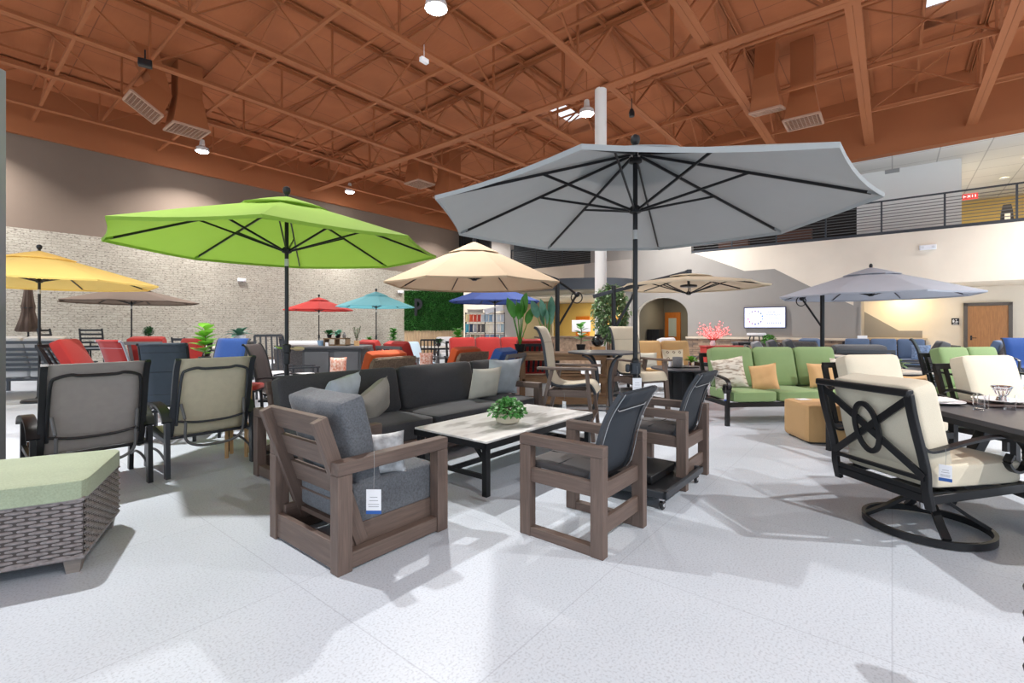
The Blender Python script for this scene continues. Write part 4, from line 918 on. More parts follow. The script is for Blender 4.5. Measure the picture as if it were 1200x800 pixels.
# --- black dining table and things on it ---
TX = Vector((.98,-.17,0)).normalized(); TY = Vector((.17,.98,0)).normalized(); T0 = Vector((3.24,4.02,0))
TSL = mat('slate_top', S(72,72,78), .4, var=.08, vs=12, bump=.15, bs=60)
def dtab():
    L, W = 1.9, 1.15; c = T0+TX*(W/2)-TY*(L/2)
    t = thing('dining_table', 'large dark slate-topped rectangular dining table at the right edge with glasses on it', 'dining table', c, math.atan2(TX.y, TX.x))
    g = MB(); g.box((0,0,.725), (W, L, .035)); g.build('table_top', TSL, t, bevel=.005)
    g = MB()
    for s_ in (-1,1): g.box((s_*(W/2-.02),0,.69), (.03, L-.02, .045)); g.box((0,s_*(L/2-.02),.69), (W-.02,.03,.045))
    g.build('apron', BLK, t)
    for s_ in (-1,1):
        g = MB(); y = s_*(L/2-.4)
        for q in (-1,1): g.bar((q*.42,y,.02), (q*.12,y,.68), .06, .09, (0,1,0))
        g.bar((-.2,y,.67),(.2,y,.67),.09,.04); g.bar((-.36,y,.15),(.36,y,.15),.05,.05); g.build('trestle_leg', BLK, t, bevel=.004)
    g = MB(); g.bar((0,-L/2+.4,.15),(0,L/2-.4,.15),.08,.05); g.build('stretcher', BLK, t)
dtab()
def onT(a, b_, z=.743): p = T0+TX*a-TY*b_; return (p.x, p.y, z)
g = MB(); g.box((0,0,.012), (.36,.3,.018)); o = g.build('serving_board', mat('dark_walnut', S(66,46,42), .4, kind='wood'), None, bevel=.006, loc=(3.80,3.70,.743), rz=-.1); tag(o, 'dark rectangular wooden serving board under the white plates', 'serving board')
g = MB(); g.lathe([(.01,.0),(.09,.0),(.15,.016),(.165,.022),(.163,.026),(.1,.008),(.01,.006)], 36); 
o = g.build('dinner_plate', mat('porcelain', S(240,240,242), .2), None, loc=(3.85,3.72,.765)); tag(o, 'white dinner plate on the dark serving board', 'plate', 'white plates')
g = MB(); g.lathe([(.01,.0),(.09,.0),(.15,.016),(.165,.022),(.163,.026),(.1,.008),(.01,.006)], 36); 
o = g.build('dinner_plate', mat('porcelain', S(240,240,242)), None, loc=(3.43,3.79,.743)); tag(o, 'white dinner plate lying left of the serving board on the slate table', 'plate', 'white plates')
g = MB(); g.pillow((0,0,0), .2, .16, .035, Rx(PI/2)); o = g.build('folded_napkin', mat('napkin_cotton', S(228,228,226), .8, var=.1, vs=30), None, loc=(3.43, 3.79, .775)); tag(o, 'white folded napkin on the left dinner plate', 'napkin')
def tumbler(label, p, r=.036, h=.11):
    g = MB(); g.lathe([(.001,0),(r*.9,0),(r,h),(r*.93,h),(r*.84,.012),(.001,.012)], 24); o = g.build('glass_tumbler', glassmat(), None, loc=p, fix=True); tag(o, label, 'glass', 'tumblers on the slate table')
tumbler('clear tumbler nearest the camera on the slate table', (3.46,3.49,.743)); tumbler('clear tumbler just right of the nearest one on the slate table', (3.56,3.56,.743))
tumbler('clear tumbler standing behind the other two beside the plates', (3.70,3.50,.743)) 
g = MB()
for k in range(10):
    a = 2*PI*k/10; g.tube([(.0,0,.03),(.035*math.cos(a),.035*math.sin(a),.05),(.06*math.cos(a),.06*math.sin(a),.11)], .004, 5)
g.tube(ring(0,0,.11,.06,.06,24), .006, closed=True); g.tube(ring(0,0,.1,.055,.055,24), .004, closed=True); g.lathe([(.01,0),(.04,0),(.03,.03),(.01,.035)], 16); g.tube(ring(0,0,.085,.05,.05,24), .004, closed=True)
o = g.build('wire_bowl', CHROME, None, loc=(3.87,3.72,.776)); tag(o, 'silver wire candle bowl on the white plate', 'bowl')
# two cream chairs beyond the table
def cream_chair(label, x, y, rz):
    return lounge_seat('patio_armchair', label, 'armchair', x, y, rz, 1, .68, BLK, CREAM, None, 'curve', 'vertical', .78, .46, .93, .16, 'cream cushioned chairs', 4)
cream_chair('cream cushioned black chair on the far side of the slate table, left one', 3.93, 4.95, PI+.12)
cream_chair('cream cushioned black chair on the far side of the slate table, right one', 5.05, 4.8, PI+.15)
TANP = fab('tan_canvas_pillow', (206,166,116), .05)
throw_pillow('tan pillow showing between the two cream chair cushions', 4.5, 5.3, .62, .3, TANP, .4, .4, .14, .1)
# ================= SECOND ROW =================
def AT(px, Y): return ((px-600)/552*Y, Y)
def P3(px, Y, z): return ((px-600)/552*Y, Y, z)
REDF = fab('red_canvas_cushion', (160,38,34), .05); ORF = fab('orange_canvas_cushion', (205,86,38), .04); BLUF = fab('blue_canvas_cushion', (36,74,140), .06); GRNF = fab('green_canvas_cushion', (130,156,106), .05)
WHTF = fab('off_white_cushion', (214,214,216), .05); NAVF = fab('slate_blue_cushion', (84,104,134), .08); DGRF = fab('dark_grey_cushion', (92,94,98), .08); TANF = fab('tan_cushion', (204,164,112), .05)
PATF = mat('flecked_cream_fabric', S(214,206,192), .9)
nt, N, Lk, b, src, noise, ramp, mixc, setc, dobump = m_tools['flecked_cream_fabric']
setc(ramp(noise(9, (1, 1, 3.5), 5), [(.4, S(160,146,130)), (.5, S(218,211,198)), (.7, S(226,220,208))])); dobump(noise(40), .4, .004)
BARN = fab('sand_sling', (200,190,168), .05); BLKS = mat('charcoal_padded_sling', S(62,72,84), .8, var=.06, vs=8, bump=.3, bs=300)
DKW = mat('dark_wicker', S(84,80,80), .7, var=.35, vs=40, bump=.8, bs=60); BRW = mat('brown_wicker', S(120,100,84), .7, var=.35, vs=40, bump=.8, bs=60)
# green sofa
t = lounge_seat('garden_sofa', 'green cushioned sofa with black scrolled arms and three back cushions', 'sofa', 3.98, 6.95, PI+.09, 3, .665, BLK, GRNF, None, 'curve', 'vertical', .86, .46, .93, .16, None, 4)
price_tag(t, (1.09, .40, .4), PI, .05, .1, s=.08)
throw_pillow('flecked cream pillow at the left end of the green sofa', 3.17, 6.88, .69, PI-.5, PATF, .44, .46, .16, .3, .2)
throw_pillow('tan pillow leaning on the flecked pillow at the left of the green sofa', 3.56, 6.66, .65, PI-.7, TANP, .36, .38, .14, .3, .2)
throw_pillow('tan pillow on the right half of the green sofa', 4.5, 6.85, .66, PI+.1, TANP, .42, .36, .13, .2)
throw_pillow('flecked cream pillow at the right end of the green sofa', 4.92, 6.95, .7, PI+.25, PATF, .5, .42, .15, .2)
# tan cube
g = MB(); g.cushion((0,0,.235), (.6,.6,.44), None, .004, 16, 12); t = thing('cube_ottoman', 'plain tan fabric cube ottoman in front of the green sofa', 'ottoman', (3.75, 5.72, 0), -.09); g.build('upholstery', TANF, t)
g = MB(); g.box((0,0,.01), (.5,.5,.02)); g.build('base_board', BLK, t)
g = MB(); g.tube([(-.285,-.285,.045),(-.285,-.285,.43)], .004, 5); g.tube([(-.287,-.287,.43),(.287,-.287,.43),(.287,.287,.43),(-.287,.287,.43)], .004, 5, closed=True); g.build('seam_piping', TANF, t)
g = MB(); g.box((0,0,.001), (.16,.11,.002)); o = g.build('paper_card', WHITE, None, loc=(3.62, 5.86, .4615), rz=.2); tag(o, 'white paper card lying on the tan cube ottoman', 'card')
# bar height table and chairs
def bar_table():
    t = thing('bar_table', 'round black bar height table with curved legs between the tan sling bar chairs', 'table', (1.28, 6.6, 0), 0)
    g = MB(); g.lathe([(.01,.99),(.46,.99),(.49,.995),(.495,1.01),(.49,1.02),(.01,1.02)], 40); g.build('table_top', mat('bar_top', S(70,70,74), .35, .2), t)
    for k in range(4):
        a = k*PI/2+.5; d = Vector((math.cos(a), math.sin(a), 0)); g = MB()
        g.strap(smoothpath([d*.36+Vector((0,0,.97)), d*.22+Vector((0,0,.9)), d*.13+Vector((0,0,.7)), d*.14+Vector((0,0,.35)), d*.25+Vector((0,0,.08)), d*.36]), .035, .022, up=(d.x, d.y, 0)); g.build('leg', GRAPH, t)
    g = MB(); g.tube(ring(0,0,.22,.17,.17,24), .011, closed=True); g.build('foot_ring', GRAPH, t)
bar_table()
def bar_chair(label, x, y, rz, tags=True):
    t = thing('bar_chair', label, 'chair', (x, y, 0), rz, 'sling bar chairs'); w = .5; h = w/2; zs = .66
    prof = smoothpath([(0,.36,zs-.1),(0,.32,zs-.02),(0,.26,zs+.015),(0,.05,zs-.01),(0,-.14,zs),(0,-.22,zs+.1),(0,-.25,zs+.3),(0,-.28,zs+.5),(0,-.34,zs+.66),(0,-.39,zs+.7)], 5)
    for s_ in (-1,1): g = MB(); g.tube([(s_*h, p.y, p.z-.005) for p in prof], .017, 8, up=(1,0,0)); g.build('sling_rail', GRAPH, t)
    n = len(prof)-1
    def fn(a, b_):
        f = b_*n; i = min(int(f), n-1); p = prof[i].lerp(prof[i+1], f-i); return (-h+w*a, p.y, p.z)
    g = MB(); g.sheet(fn, 4, n); o = g.build('padded_sling', BARN, t, fix=False); sd = o.modifiers.new('s','SOLIDIFY'); sd.thickness = .03; sd.offset = 0
    g = MB()
    for b_ in (.28,.45,.6,.78): q = fn(0, b_); g.tube([(-h+.01,q[1]+.016,q[2]+.006),(h-.01,q[1]+.016,q[2]+.006)], .004, 5)
    g.build('stitching', mat('sand_stitch', S(170,160,140), .9), o)
    for s_ in (-1,1):
        x_ = s_*(h+.045)
        g = MB(); g.bar((x_,.34,0), (x_,.26,.84), .075, .04, (0,1,0)); g.build('leg', WOOD, t, bevel=.004)
        g = MB(); g.bar((x_,-.36,0), (x_,-.16,.84), .075, .04, (0,1,0)); g.build('leg', WOOD, t, bevel=.004)
        g = MB(); g.box((x_,.02,.86), (.1,.72,.03)); g.build('armrest', WOOD, t, bevel=.006)
        g = MB(); g.bar((x_,-.28,.24),(x_,.31,.24),.03,.07); g.bar((x_,-.22,.56),(x_,.28,.56),.03,.08); g.build('side_rail', WOOD, t)
    g = MB(); g.bar((-h-.03,.3,.27),(h+.03,.3,.27),.08,.03); g.build('footrest', WOOD, t)
    g = MB(); g.bar((-h-.03,-.2,.56),(h+.03,-.2,.56),.03,.08); g.bar((-h-.03,.25,.56),(h+.03,.25,.56),.03,.08); g.build('seat_rail', WOOD, t)
    if tags: price_tag(t, (h+.1, 0, .42), PI/2-.6, .06, .11, s=.1)
    return t
bar_chair('tan padded sling bar chair seen in profile, left of the round bar table', .72, 5.95, face(.96,-.28))
bar_chair('tan padded sling bar chair behind the round bar table, its back beside the ficus', 1.95, 7.3, face(.45,-.9))
bar_chair('tan padded sling bar chair partly hidden by the grey umbrella pole', 2.35, 6.35, face(.2,.98), False) if False else None
# round fire table
t = thing('fire_table', 'round black drum fire table with a wide dark top, left of the green sofa', 'table', (3.02, 8.35, 0), 0)
g = MB(); g.lathe([(.3,.02),(.3,.58),(.4,.62)], 36); g.build('drum_base', BLK, t)
g = MB()
for k in range(10): a = 2*PI*k/10; g.box((.3*math.cos(a), .3*math.sin(a), .3), (.02,.02,.52), Rz(a))
g.build('drum_ribs', BLK, t)
g = MB(); g.lathe([(.01,.61),(.48,.61),(.53,.62),(.54,.635),(.53,.65),(.01,.65)], 44); g.build('table_top', TSL, t)
g = MB(); g.lathe([(.07,0),(.08,.02),(.085,.16),(.08,.17),(.07,.165),(.065,.02),(.01,.02)], 24); o = g.build('ribbed_candle_holder', mat('ribbed_grey_glass', S(110,110,114), .4, var=.2, vs=60), None, loc=P3(794, 8.2, .672)); tag(o, 'grey ribbed candle holder on the round fire table', 'candle holder')
g = MB(); g.box((0,0,.008), (.5,.22,.016)); o = g.build('serving_tray', BLK, None, bevel=.004, loc=P3(800, 8.3, .654)); tag(o, 'long black tray on the round fire table under candle holder and plant', 'tray')
plant('pale green leafy plant in a glass pot on the round fire table', *P3(810, 8.3, .672), 'rosette', glassmat(), .05, .1, 'straight', .2, LEAFL, 5, n=24)
g = MB(); g.lathe([(.03,0),(.03,.12),(.028,.12),(.026,.01),(.001,.01)], 18); o = g.build('glass_candle_tube', WHITE, None, loc=P3(785.5, 8.25, .672)); tag(o, 'small white candle left of the ribbed candle holder', 'candle')
# tan sofa with patterned pillows
lounge_seat('garden_sofa', 'tan cushioned sofa behind the round fire table, left of the alcove arch', 'sofa', 3.4, 10.5, PI+.1, 2, .66, BLK, TANF, None, 'wide', 'vertical', .84, .45, .93, .15)
DIA = mat('diamond_pattern_fabric', S(220,208,184), .9)
nt, N, Lk, b, src, noise, ramp, mixc, setc, dobump = m_tools['diamond_pattern_fabric']
sx = N.new('ShaderNodeSeparateXYZ'); Lk.new(src, sx.inputs[0])
def mth(op, a, b_=None):
    q = N.new('ShaderNodeMath'); q.operation = op
    for k, v_ in enumerate((a, b_)):
        if v_ is None: continue
        if hasattr(v_, 'links'): Lk.new(v_, q.inputs[k])
        else: q.inputs[k].default_value = v_
    return q.outputs[0]
tri = lambda s_: mth('PINGPONG', mth('MULTIPLY', s_, 7.5), .5)
setc(ramp(mth('ADD', tri(sx.outputs[0]), tri(sx.outputs[2])), [(.14, S(222,210,186)), (.15, S(112,84,66)), (.27, S(112,84,66)), (.28, S(222,210,186))]))
throw_pillow('cream pillow with brown diamond pattern on the tan sofa', 3.42, 10.0, .69, PI+.1, DIA, .48, .42, .14, .2)
throw_pillow('plain cream pillow on the tan sofa, left of the diamond one', 2.86, 10.0, .66, PI, PCREAM, .46, .34, .13, .25)
# ficus, bromeliad
def ficus():
    t = thing('ficus_tree', 'tall variegated ficus tree beside the white round column', 'tree', (2.36, 11.25, 0), 0); rnd = random.Random(4)
    pot('taper', .2, .35).build('pot', BLK, t); f = MB(); s_ = MB()
    for q in range(3): s_.tube([(.03*q-.03,.02*q,.3),(.05*q-.07,.03,1.0),(.1*q-.1,0,1.7),(.15*q-.15,.05,2.2)], .014, 6, scl=[1.2,1,.7,.3])
    for k in range(2600):
        a = rnd.uniform(0,2*PI); el = rnd.uniform(-1.3,1.4); R_ = rnd.uniform(.35,1)**.6; p = Vector((  .46*math.cos(a)*math.cos(el), .43*math.sin(a)*math.cos(el), .72*math.sin(el)))*R_+Vector((0,0,1.68))
        f.leaf(p, (rnd.uniform(-1,1), rnd.uniform(-1,1), rnd.uniform(-.9,.5)), rnd.uniform(.07,.11), .055, .3, (rnd.uniform(-.5,.5),rnd.uniform(-.5,.5),1), 3)
    f.build('foliage', LEAFV, t, fix=False, smooth=60); s_.build('trunk', STEMM, t)
ficus()
t = table('dark plant stand under the red bromeliad, behind the tan sofa', 2.76, 11.75, 0, .34, .34, 1.0, BLK, BLK, name='plant_stand', lw=.03)
plant('red flowering bromeliad in a grey pot on the dark stand', 2.76, 11.75, 1.0, 'rosette', GREYF, .09, .12, 'taper', .42, mat('bromeliad_red', S(206,62,36), .5, var=.3, vs=9, trans=.1), 8, n=34)
# pallet display table with plants
PALL = mat('reclaimed_wood', S(134,104,76), .75, kind='wood', col2=S(166,136,104))
t = thing('display_table', 'rustic reclaimed wood display table with plants on top and a lower shelf', 'table', (.92, 8.3, 0), 0)
for k in range(4): g = MB(); g.box((0, -.24+.16*k, .905), (1.62, .15, .035)); g.build('top_plank', PALL, t, bevel=.004)
for sx_ in (-1,1):
    for sy in (-1,1): g = MB(); g.box((sx_*.74, sy*.25, .445), (.09,.09,.885)); g.build('leg', PALL, t, bevel=.004)
g = MB(); g.box((0,-.28,.84),(1.5,.03,.09)); g.box((0,.28,.84),(1.5,.03,.09)); g.build('apron', PALL, t)
g = MB(); [g.box((0,-.21+.14*k,.5),(1.5,.13,.03)) for k in range(4)]; g.box((0,-.28,.45),(1.5,.03,.08)); g.build('shelf', PALL, t)
g = MB(); [g.box((0,-.21+.14*k,.16),(1.5,.13,.03)) for k in range(4)]; g.box((0,-.28,.1),(1.5,.03,.1)); g.build('bottom_shelf', PALL, t)
g = MB(); g.box((0,0,.11),(.4,.3,.22)); o = g.build('storage_box', mat('white_box_card', S(214,212,208), .8), None, bevel=.004, loc=(.42,8.25,.177)); tag(o, 'white box on the bottom shelf of the rustic display table', 'box')
g = MB(); [g.box((0,0,.025+.05*k),(.5-.04*(k%2),.4,.04)) for k in range(4)]; o = g.build('wood_offcut_stack', PALL, None, bevel=.003, loc=(.95,8.25,.517)); tag(o, 'stack of flat wooden boards on the middle shelf of the display table', 'boards')
plant('bird of paradise plant in a black pot at the display table left end', .14, 8.3, .924, 'paradise', BLK, .1, .14, 'taper', .95, LEAFG, 2, n=8)
plant('dark leaved bird of paradise plant in the middle of the display table', .62, 8.35, .924, 'paradise', BLK, .1, .14, 'taper', .9, LEAFB, 7, n=8)
plant('small white veined plant in a black pot at the right end of the display table', 1.2, 8.2, .924, 'upright', BLK, .085, .14, 'taper', .38, LEAFG, 5, n=9)
g = MB(); g.box((0,0,.05),(.24,.2,.1)); o = g.build('wood_block', mat('tan_wood_block', S(210,170,124), .7, kind='wood'), None, bevel=.005, loc=(1.5,8.25,.925)); tag(o, 'light wood block under the black pot on the display table', 'wood block')
g = MB(); g.lathe([(.04,0),(.09,.03),(.11,.09),(.09,.15),(.05,.18),(.06,.21),(.05,.21),(.04,.18)], 24); g.tube(smoothpath([(.09,0,.12),(.15,0,.16),(.17,0,.22)]), .014); o = g.build('black_jug', mat('black_ceramic', S(30,32,34), .25), None, loc=(1.5,8.25,1.026)); tag(o, 'round black ceramic jug on the light wood block', 'jug')
# blue chair behind the grey sofa, red seats, orange chairs
lounge_seat('patio_armchair', 'grey framed chair with bright blue back cushion, behind the far end of the charcoal sofa', 'armchair', -.42, 7.9, FV+.25, 1, .66, GREYF, BLUF, None, 'flat', 'horizontal', .82, .45, .9, .28, None, 2)
lounge_seat('patio_sofa', 'red cushioned sofa facing the camera beneath the navy umbrella', 'sofa', -.55, 12.0, PI+.35, 3, .68, BLK, REDF, None, 'flat', 'vertical', .86, .47, .98, .15)
lounge_seat('patio_armchair', 'red cushioned chair with dark slatted back, behind the rustic display table', 'armchair', .40, 10.6, .2, 1, .74, BLK, REDF, None, 'flat', 'vertical', .84, .47, .98, .2, None, 7)
for lb, x, y in (('orange cushioned wicker chair behind the middle of the charcoal sofa', -2.22, 7.5), ('orange cushioned wicker chair in line with and beyond the first orange one', -1.12, 8.95)):
    lounge_seat('wicker_lounge_chair', lb, 'armchair', x, y, FV+.12, 1, .78, BRW, ORF, None, 'wide', 'wicker', .86, .45, .87, .22, 'orange wicker chairs')
OPAT = mat('orange_patterned_fabric', S(226,130,90), .9, var=.3, vs=30, col2=S(240,220,214))
throw_pillow('orange and white patterned pillow on the nearer orange wicker chair', -2.75, 7.45, .72, .2, OPAT, .26, .34, .12, -.2)
throw_pillow('orange and white patterned pillow on the farther orange wicker chair', -1.62, 8.9, .72, .2, OPAT, .26, .34, .12, -.2)
lounge_seat('patio_armchair', 'red cushioned chair with grey slatted back, nearer of the two left of the foliage wall', 'armchair', -2.1, 9.7, FU, 1, .72, GREYF, REDF, None, 'flat', 'vertical', .84, .47, .96, .26, 'red chairs with grey slats', 5)
lounge_seat('patio_armchair', 'red cushioned chair with grey slatted back, farther and left of the other', 'armchair', -3.0, 10.8, FU, 1, .72, GREYF, REDF, None, 'flat', 'vertical', .84, .47, .96, .26, 'red chairs with grey slats', 5)
# planter beside the sofa
t = thing('plant_stand', 'light wooden plant stand with slatted legs at the near left end of the charcoal sofa', 'plant stand', (-2.9, 5.0, 0), .3)
LW = mat('light_oak', S(206,166,116), .6, kind='wood')
for sx_ in (-1,1):
    for sy in (-1,1): g = MB(); g.box((sx_*.09, sy*.09, .4), (.03,.03,.8)); g.build('leg', LW, t)
g = MB(); g.box((0,0,.62),(.2,.2,.02)); g.box((0,.09,.3),(.2,.02,.03)); g.box((0,-.09,.3),(.2,.02,.03)); g.build('shelf', LW, t)
plant('short green plant in a pale grey pot on the light wooden stand', -2.9, 5.0, .631, 'rosette', mat('pale_grey_pot', S(176,184,194), .6), .075, .2, 'taper', .2, LEAFL, 11, n=26)
# left side chairs
sling_chair('charcoal padded high back sling chair between the two lounge chairs', -4.12, 5.75, face(-.35,.94), BLK, BLKS, True, .43, 1.16, .46)
sling_chair('red padded high back sling chair with silver frame, left of the charcoal one', -5.3, 6.75, face(.35,.94), mat('silver_frame', S(170,172,178), .35, .6), REDF, True, .43, 1.17, .5)
sling_chair('bright blue padded sling chair facing the camera, right of the fiddle leaf plant', -4.3, 6.8, face(-.1,-.99), GRAPH, BLUF, True, .43, 1.17, .5)
sling_chair('dark brown curved sling swivel chair beside the green umbrella pole', -3.2, 6.6, face(1,.1), BLK, mat('dark_brown_sling', S(58,50,52), .7, bump=.2), False, .43, 1.12, .5, swivel=True)
table('round dark dining table under the fiddle leaf plant', -4.95, 7.75, 0, 1.05, 1.05, .74, TSL, BLK, True)
plant('bright fiddle leaf plant above the beige lounge chair', *P3(240, 7.5, .742), 'upright', GREYF, .09, .15, 'taper', .52, LEAFL, 3, n=15)
t = thing('footstool', 'low stool with flat red cushion and black frame, right of the beige lounge chair', 'stool', AT(284, 6.0)+(0,), .2)
g = MB(); g.cushion((0,0,.6), (.44,.4,.07), None, .01, 6, 7); g.build('cushion', REDF, t)
g = MB(); [g.bar((a*.2,b_*.18,0),(a*.17,b_*.15,.57),.03,.03,(0,1,0)) for a in (-1,1) for b_ in (-1,1)]; g.box((0,0,.555),(.4,.36,.02)); g.build('frame', BLK, t)
lounge_seat('patio_sofa', 'dark slatted back sofa with light cushions behind the grey pillar', 'sofa', -9.95, 9.9, face(-.2,.98), 2, .74, GRAPH, WHTF, None, 'flat', 'horizontal', .86, .47, 1.06, .26, None, 5)
lounge_seat('patio_armchair', 'red cushioned chair with dark frame tilted to the right, under the brown umbrella', 'armchair', -7.35, 8.3, face(.95,.3), 1, .66, BLK, REDF, None, 'flat', 'vertical', .84, .5, 1.04, .35)
lounge_seat('patio_armchair', 'red cushioned chair with grey vertical slats, left of the red sling chair', 'armchair', -7.1, 9.4, face(-.15,.98), 1, .66, GREYF, REDF, None, 'flat', 'vertical', .84, .47, 1.06, .22, None, 3)
lounge_seat('patio_armchair', 'red cushioned armchair behind the charcoal sling chair', 'armchair', -7.45, 10.6, face(-.3,-.95), 1, .62, BLK, REDF, None, 'flat', 'vertical', .84, .47, .98, .2)
slat_chair('tall black chair with horizontal slats and a white tag, near the brick wall', *AT(114, 13.6), face(-.3,.95), BLK, WHTF, .75, 1.33, .52, 5)
slat_chair('tall black chair seen sideways beside the pale dining table', *AT(71, 11.9), face(.9,.3), BLK, WHTF, .75, 1.33, .48, 5)
LTOP = mat('pale_stone_top', S(208,202,192), .5, var=.04, vs=5)
table('pale stone topped dining table at the far left behind the yellow umbrella pole', *AT(70, 13.2), 0, 1.0, .9, .75, LTOP, BLK)
plant('bright green leafy plant on the pale stone topped table', *P3(80, 13.2, .751), 'rosette', WHITE, .09, .14, 'bowl', .42, LEAFL, 9, n=22)
table('tall narrow stand under the ball topiary', *AT(174, 11.2), 0, .4, .4, .98, GRAPH, GRAPH, name='plant_stand', lw=.03)
plant('small round ball topiary near the brown umbrella pole', *P3(174, 11.2, .981), 'ball', STEMM, .06, .08, 'taper', .3, LEAFD, 3)
table('tall stand under the blue-green leaf plant', *AT(281, 12), 0, .7, .5, 1.0, GRAPH, GRAPH, name='plant_stand', lw=.04)
plant('blue-green spreading leaf plant against the whitewashed wall', *P3(281, 12, 1.001), 'rosette', WHITE, .14, .16, 'bowl', .46, LEAFB, 6, n=24)
table('long pale dining table along the brick wall', *AT(255, 15), TH-PI/2+PI/2*0, 1.0, 2.3, .75, LTOP, GRAPH)
slat_chair('grey chair with white seat cushion left of the green umbrella pole', *AT(322, 8.9), face(.7,-.7), GRAPH, WHTF, .45, 1.2, .5, 4, horizontal=False)
slat_chair('grey chair with open back just right of the green umbrella pole', *AT(354, 8.5), face(.8,.5), GRAPH, WHTF, .45, 1.18, .5, 4, horizontal=False)
slat_chair('grey chair with white cushion at the long pale table', *AT(222, 13.8), face(.3,.9), GRAPH, WHTF, .45, 1.08, .5, 4)
lounge_seat('wicker_sofa', 'dark wicker sofa with white cushions right of the green umbrella pole', 'sofa', -4.45, 10.3, face(-.1,.99), 1, .98, DKW, WHTF, None, 'wide', 'wicker', .86, .47, .95, .2)
# grey counter with crate and plants
t = thing('bar_island', 'grey panelled bar island with overhanging top, behind the orange chair', 'counter', (-3.45, 9.25, 0), .05)
g = MB(); g.bx(-.55,.55,-.28,.28,.04,.96); g.build('cabinet', mat('charcoal_panel', S(70,72,76), .5, var=.05, vs=3), t, bevel=.006)
g = MB(); g.bx(-.62,.62,-.34,.34,.96,1.0); g.build('counter_top', GREYF, t, bevel=.004)
g = MB(); g.bx(-.5,-.05,-.295,-.28,.1,.9); g.bx(.05,.5,-.295,-.28,.1,.9); g.build('door_panels', DGRF, t)
g = MB(); g.bx(-.22,.22,-.12,.12,0,.02); g.bx(-.22,.22,-.12,.12,.13,.15); [g.bx(a-.01,a+.01,-.12,.12,0,.15) for a in (-.21,0,.21)]; o = g.build('wooden_crate', mat('crate_wood', S(128,104,78), .8, kind='wood'), None, loc=P3(395, 9.25, 1.001)); tag(o, 'open wooden crate shelf on the grey bar island', 'crate')
plant('deep green leafy plant at the left on the crate of the grey island', *P3(386, 9.25, 1.152), 'rosette', BLK, .05, .07, 'taper', .24, LEAFD, 3, n=18)
plant('blue-green agave like plant on the crate of the grey island', *P3(396, 9.25, 1.152), 'rosette', BLK, .055, .07, 'taper', .23, LEAFB, 4, n=20)
g = MB(); g.lathe([(.03,0),(.035,.05),(.03,.07),(.012,.09),(.012,.11)], 14); o = g.build('grey_bottle', GREYF, None, loc=P3(403.5, 9.25, 1.152)); tag(o, 'tiny grey bottle at the right end of the crate', 'bottle')
plant('thin sprig plant in a wooden pot at the right end of the grey island', *P3(418, 9.2, 1.001), 'sprig', LW, .05, .1, 'straight', .3, LEAFD, 6)
g = MB(); g.lathe([(.06,0),(.09,.1),(.085,.1),(.05,.01)], 18); o = g.build('blue_bucket', mat('pale_blue_enamel', S(140,170,200), .4), None, loc=P3(377, 9.25, 1.001)); tag(o, 'pale blue enamel bucket at the left end of the grey island', 'bucket')
g = MB(); g.box((0,0,.035),(.06,.004,.07)); g.box((0,.015,.004),(.06,.03,.006)); o = g.build('price_card', WHITE, None, loc=P3(383, 9.0, 1.001)); tag(o, 'small upright white price card on the front of the grey island', 'card')
# middle distance before the foliage wall
table('small pale dining table in front of the wood planks of the foliage wall', *AT(508, 15.5), .2, .8, 1.3, .74, LTOP, BLK)
plant('low dark green plant on the small pale table before the planks', *P3(514, 15.5, .741), 'rosette', BLK, .08, .1, 'bowl', .4, LEAFD, 3, n=26)
slat_chair('dark chair in front of the small pale table', *AT(503, 13.9), face(-.2,.98), BLK, WHTF, .45, 1.0, .5, 4, horizontal=False)
lounge_seat('patio_armchair', 'white cushioned chair in front of the wood planks', 'armchair', *AT(523, 16.9), face(.4,-.9), 1, .62, GREYF, WHTF, None, 'flat', 'horizontal', .8, .45, .9, .2)
lounge_seat('patio_armchair', 'pale blue cushioned chair left of the dark chair by the planks', 'armchair', *AT(489, 12.2), face(.8,-.5), 1, .6, GREYF, fab('pale_blue_cushion', (170,190,204), .05), None, 'flat', 'horizontal', .8, .45, .86, .2)
plant('small upright plant in a pot in front of the right end of the planks', *P3(536, 18.6, .0), 'upright', BLK, .14, .6, 'straight', .75, LEAFG, 4)
plant('small green plant below the turquoise umbrella', *P3(461, 18.5, .0), 'upright', GREYF, .12, .8, 'straight', .55, LEAFG, 14)
plant('bushy green plant in a tall pot at the foot of the turquoise umbrella pole', *P3(433, 17.6, .0), 'rosette', GREYF, .12, .9, 'straight', .3, LEAFG, 15, n=22)
# foliage wall with planks
def P2(px, py, Y): return ((px-600)/552*Y, Y, 1.35+(384-py)/552*Y)
Y0 = 24.6; xa = P2(474, 0, Y0)[0]; xb = P2(543, 0, Y0)[0]; zt = P2(0, 340.5, Y0)[2]; zm = P2(0, 387, Y0)[2]
t = thing('foliage_wall', 'green artificial boxwood foliage wall above upright wood planks', 'foliage wall', ((xa+xb)/2, Y0, 0), 0); L = xb-xa
g = MB(); g.bx(-L/2, L/2, .02, .2, 0, zt); g.build('backing_wall', LGREY, t)
rnd = random.Random(5); f = MB(); g = MB(); g.bx(-L/2, L/2, -.05, .0, zm, zt)
for k in range(9000):
    x, z = rnd.uniform(-L/2, L/2), rnd.uniform(zm, zt)
    f.leaf((x, -.05, z), (rnd.uniform(-1,1), -rnd.uniform(.3,1.2), rnd.uniform(-.8,1)), rnd.uniform(.06,.11), .045, .2, n=2)
g.build('foliage_backing', mat('deep_green_mat', S(30,62,26), .9), t); f.build('foliage', mat('boxwood_leaf', S(58,120,48), .5, var=.35, vs=6), t, fix=False)
g = MB(); n = 20
PLK = mat('fence_plank', S(190,160,124), .7, kind='wood', col2=S(214,188,152))
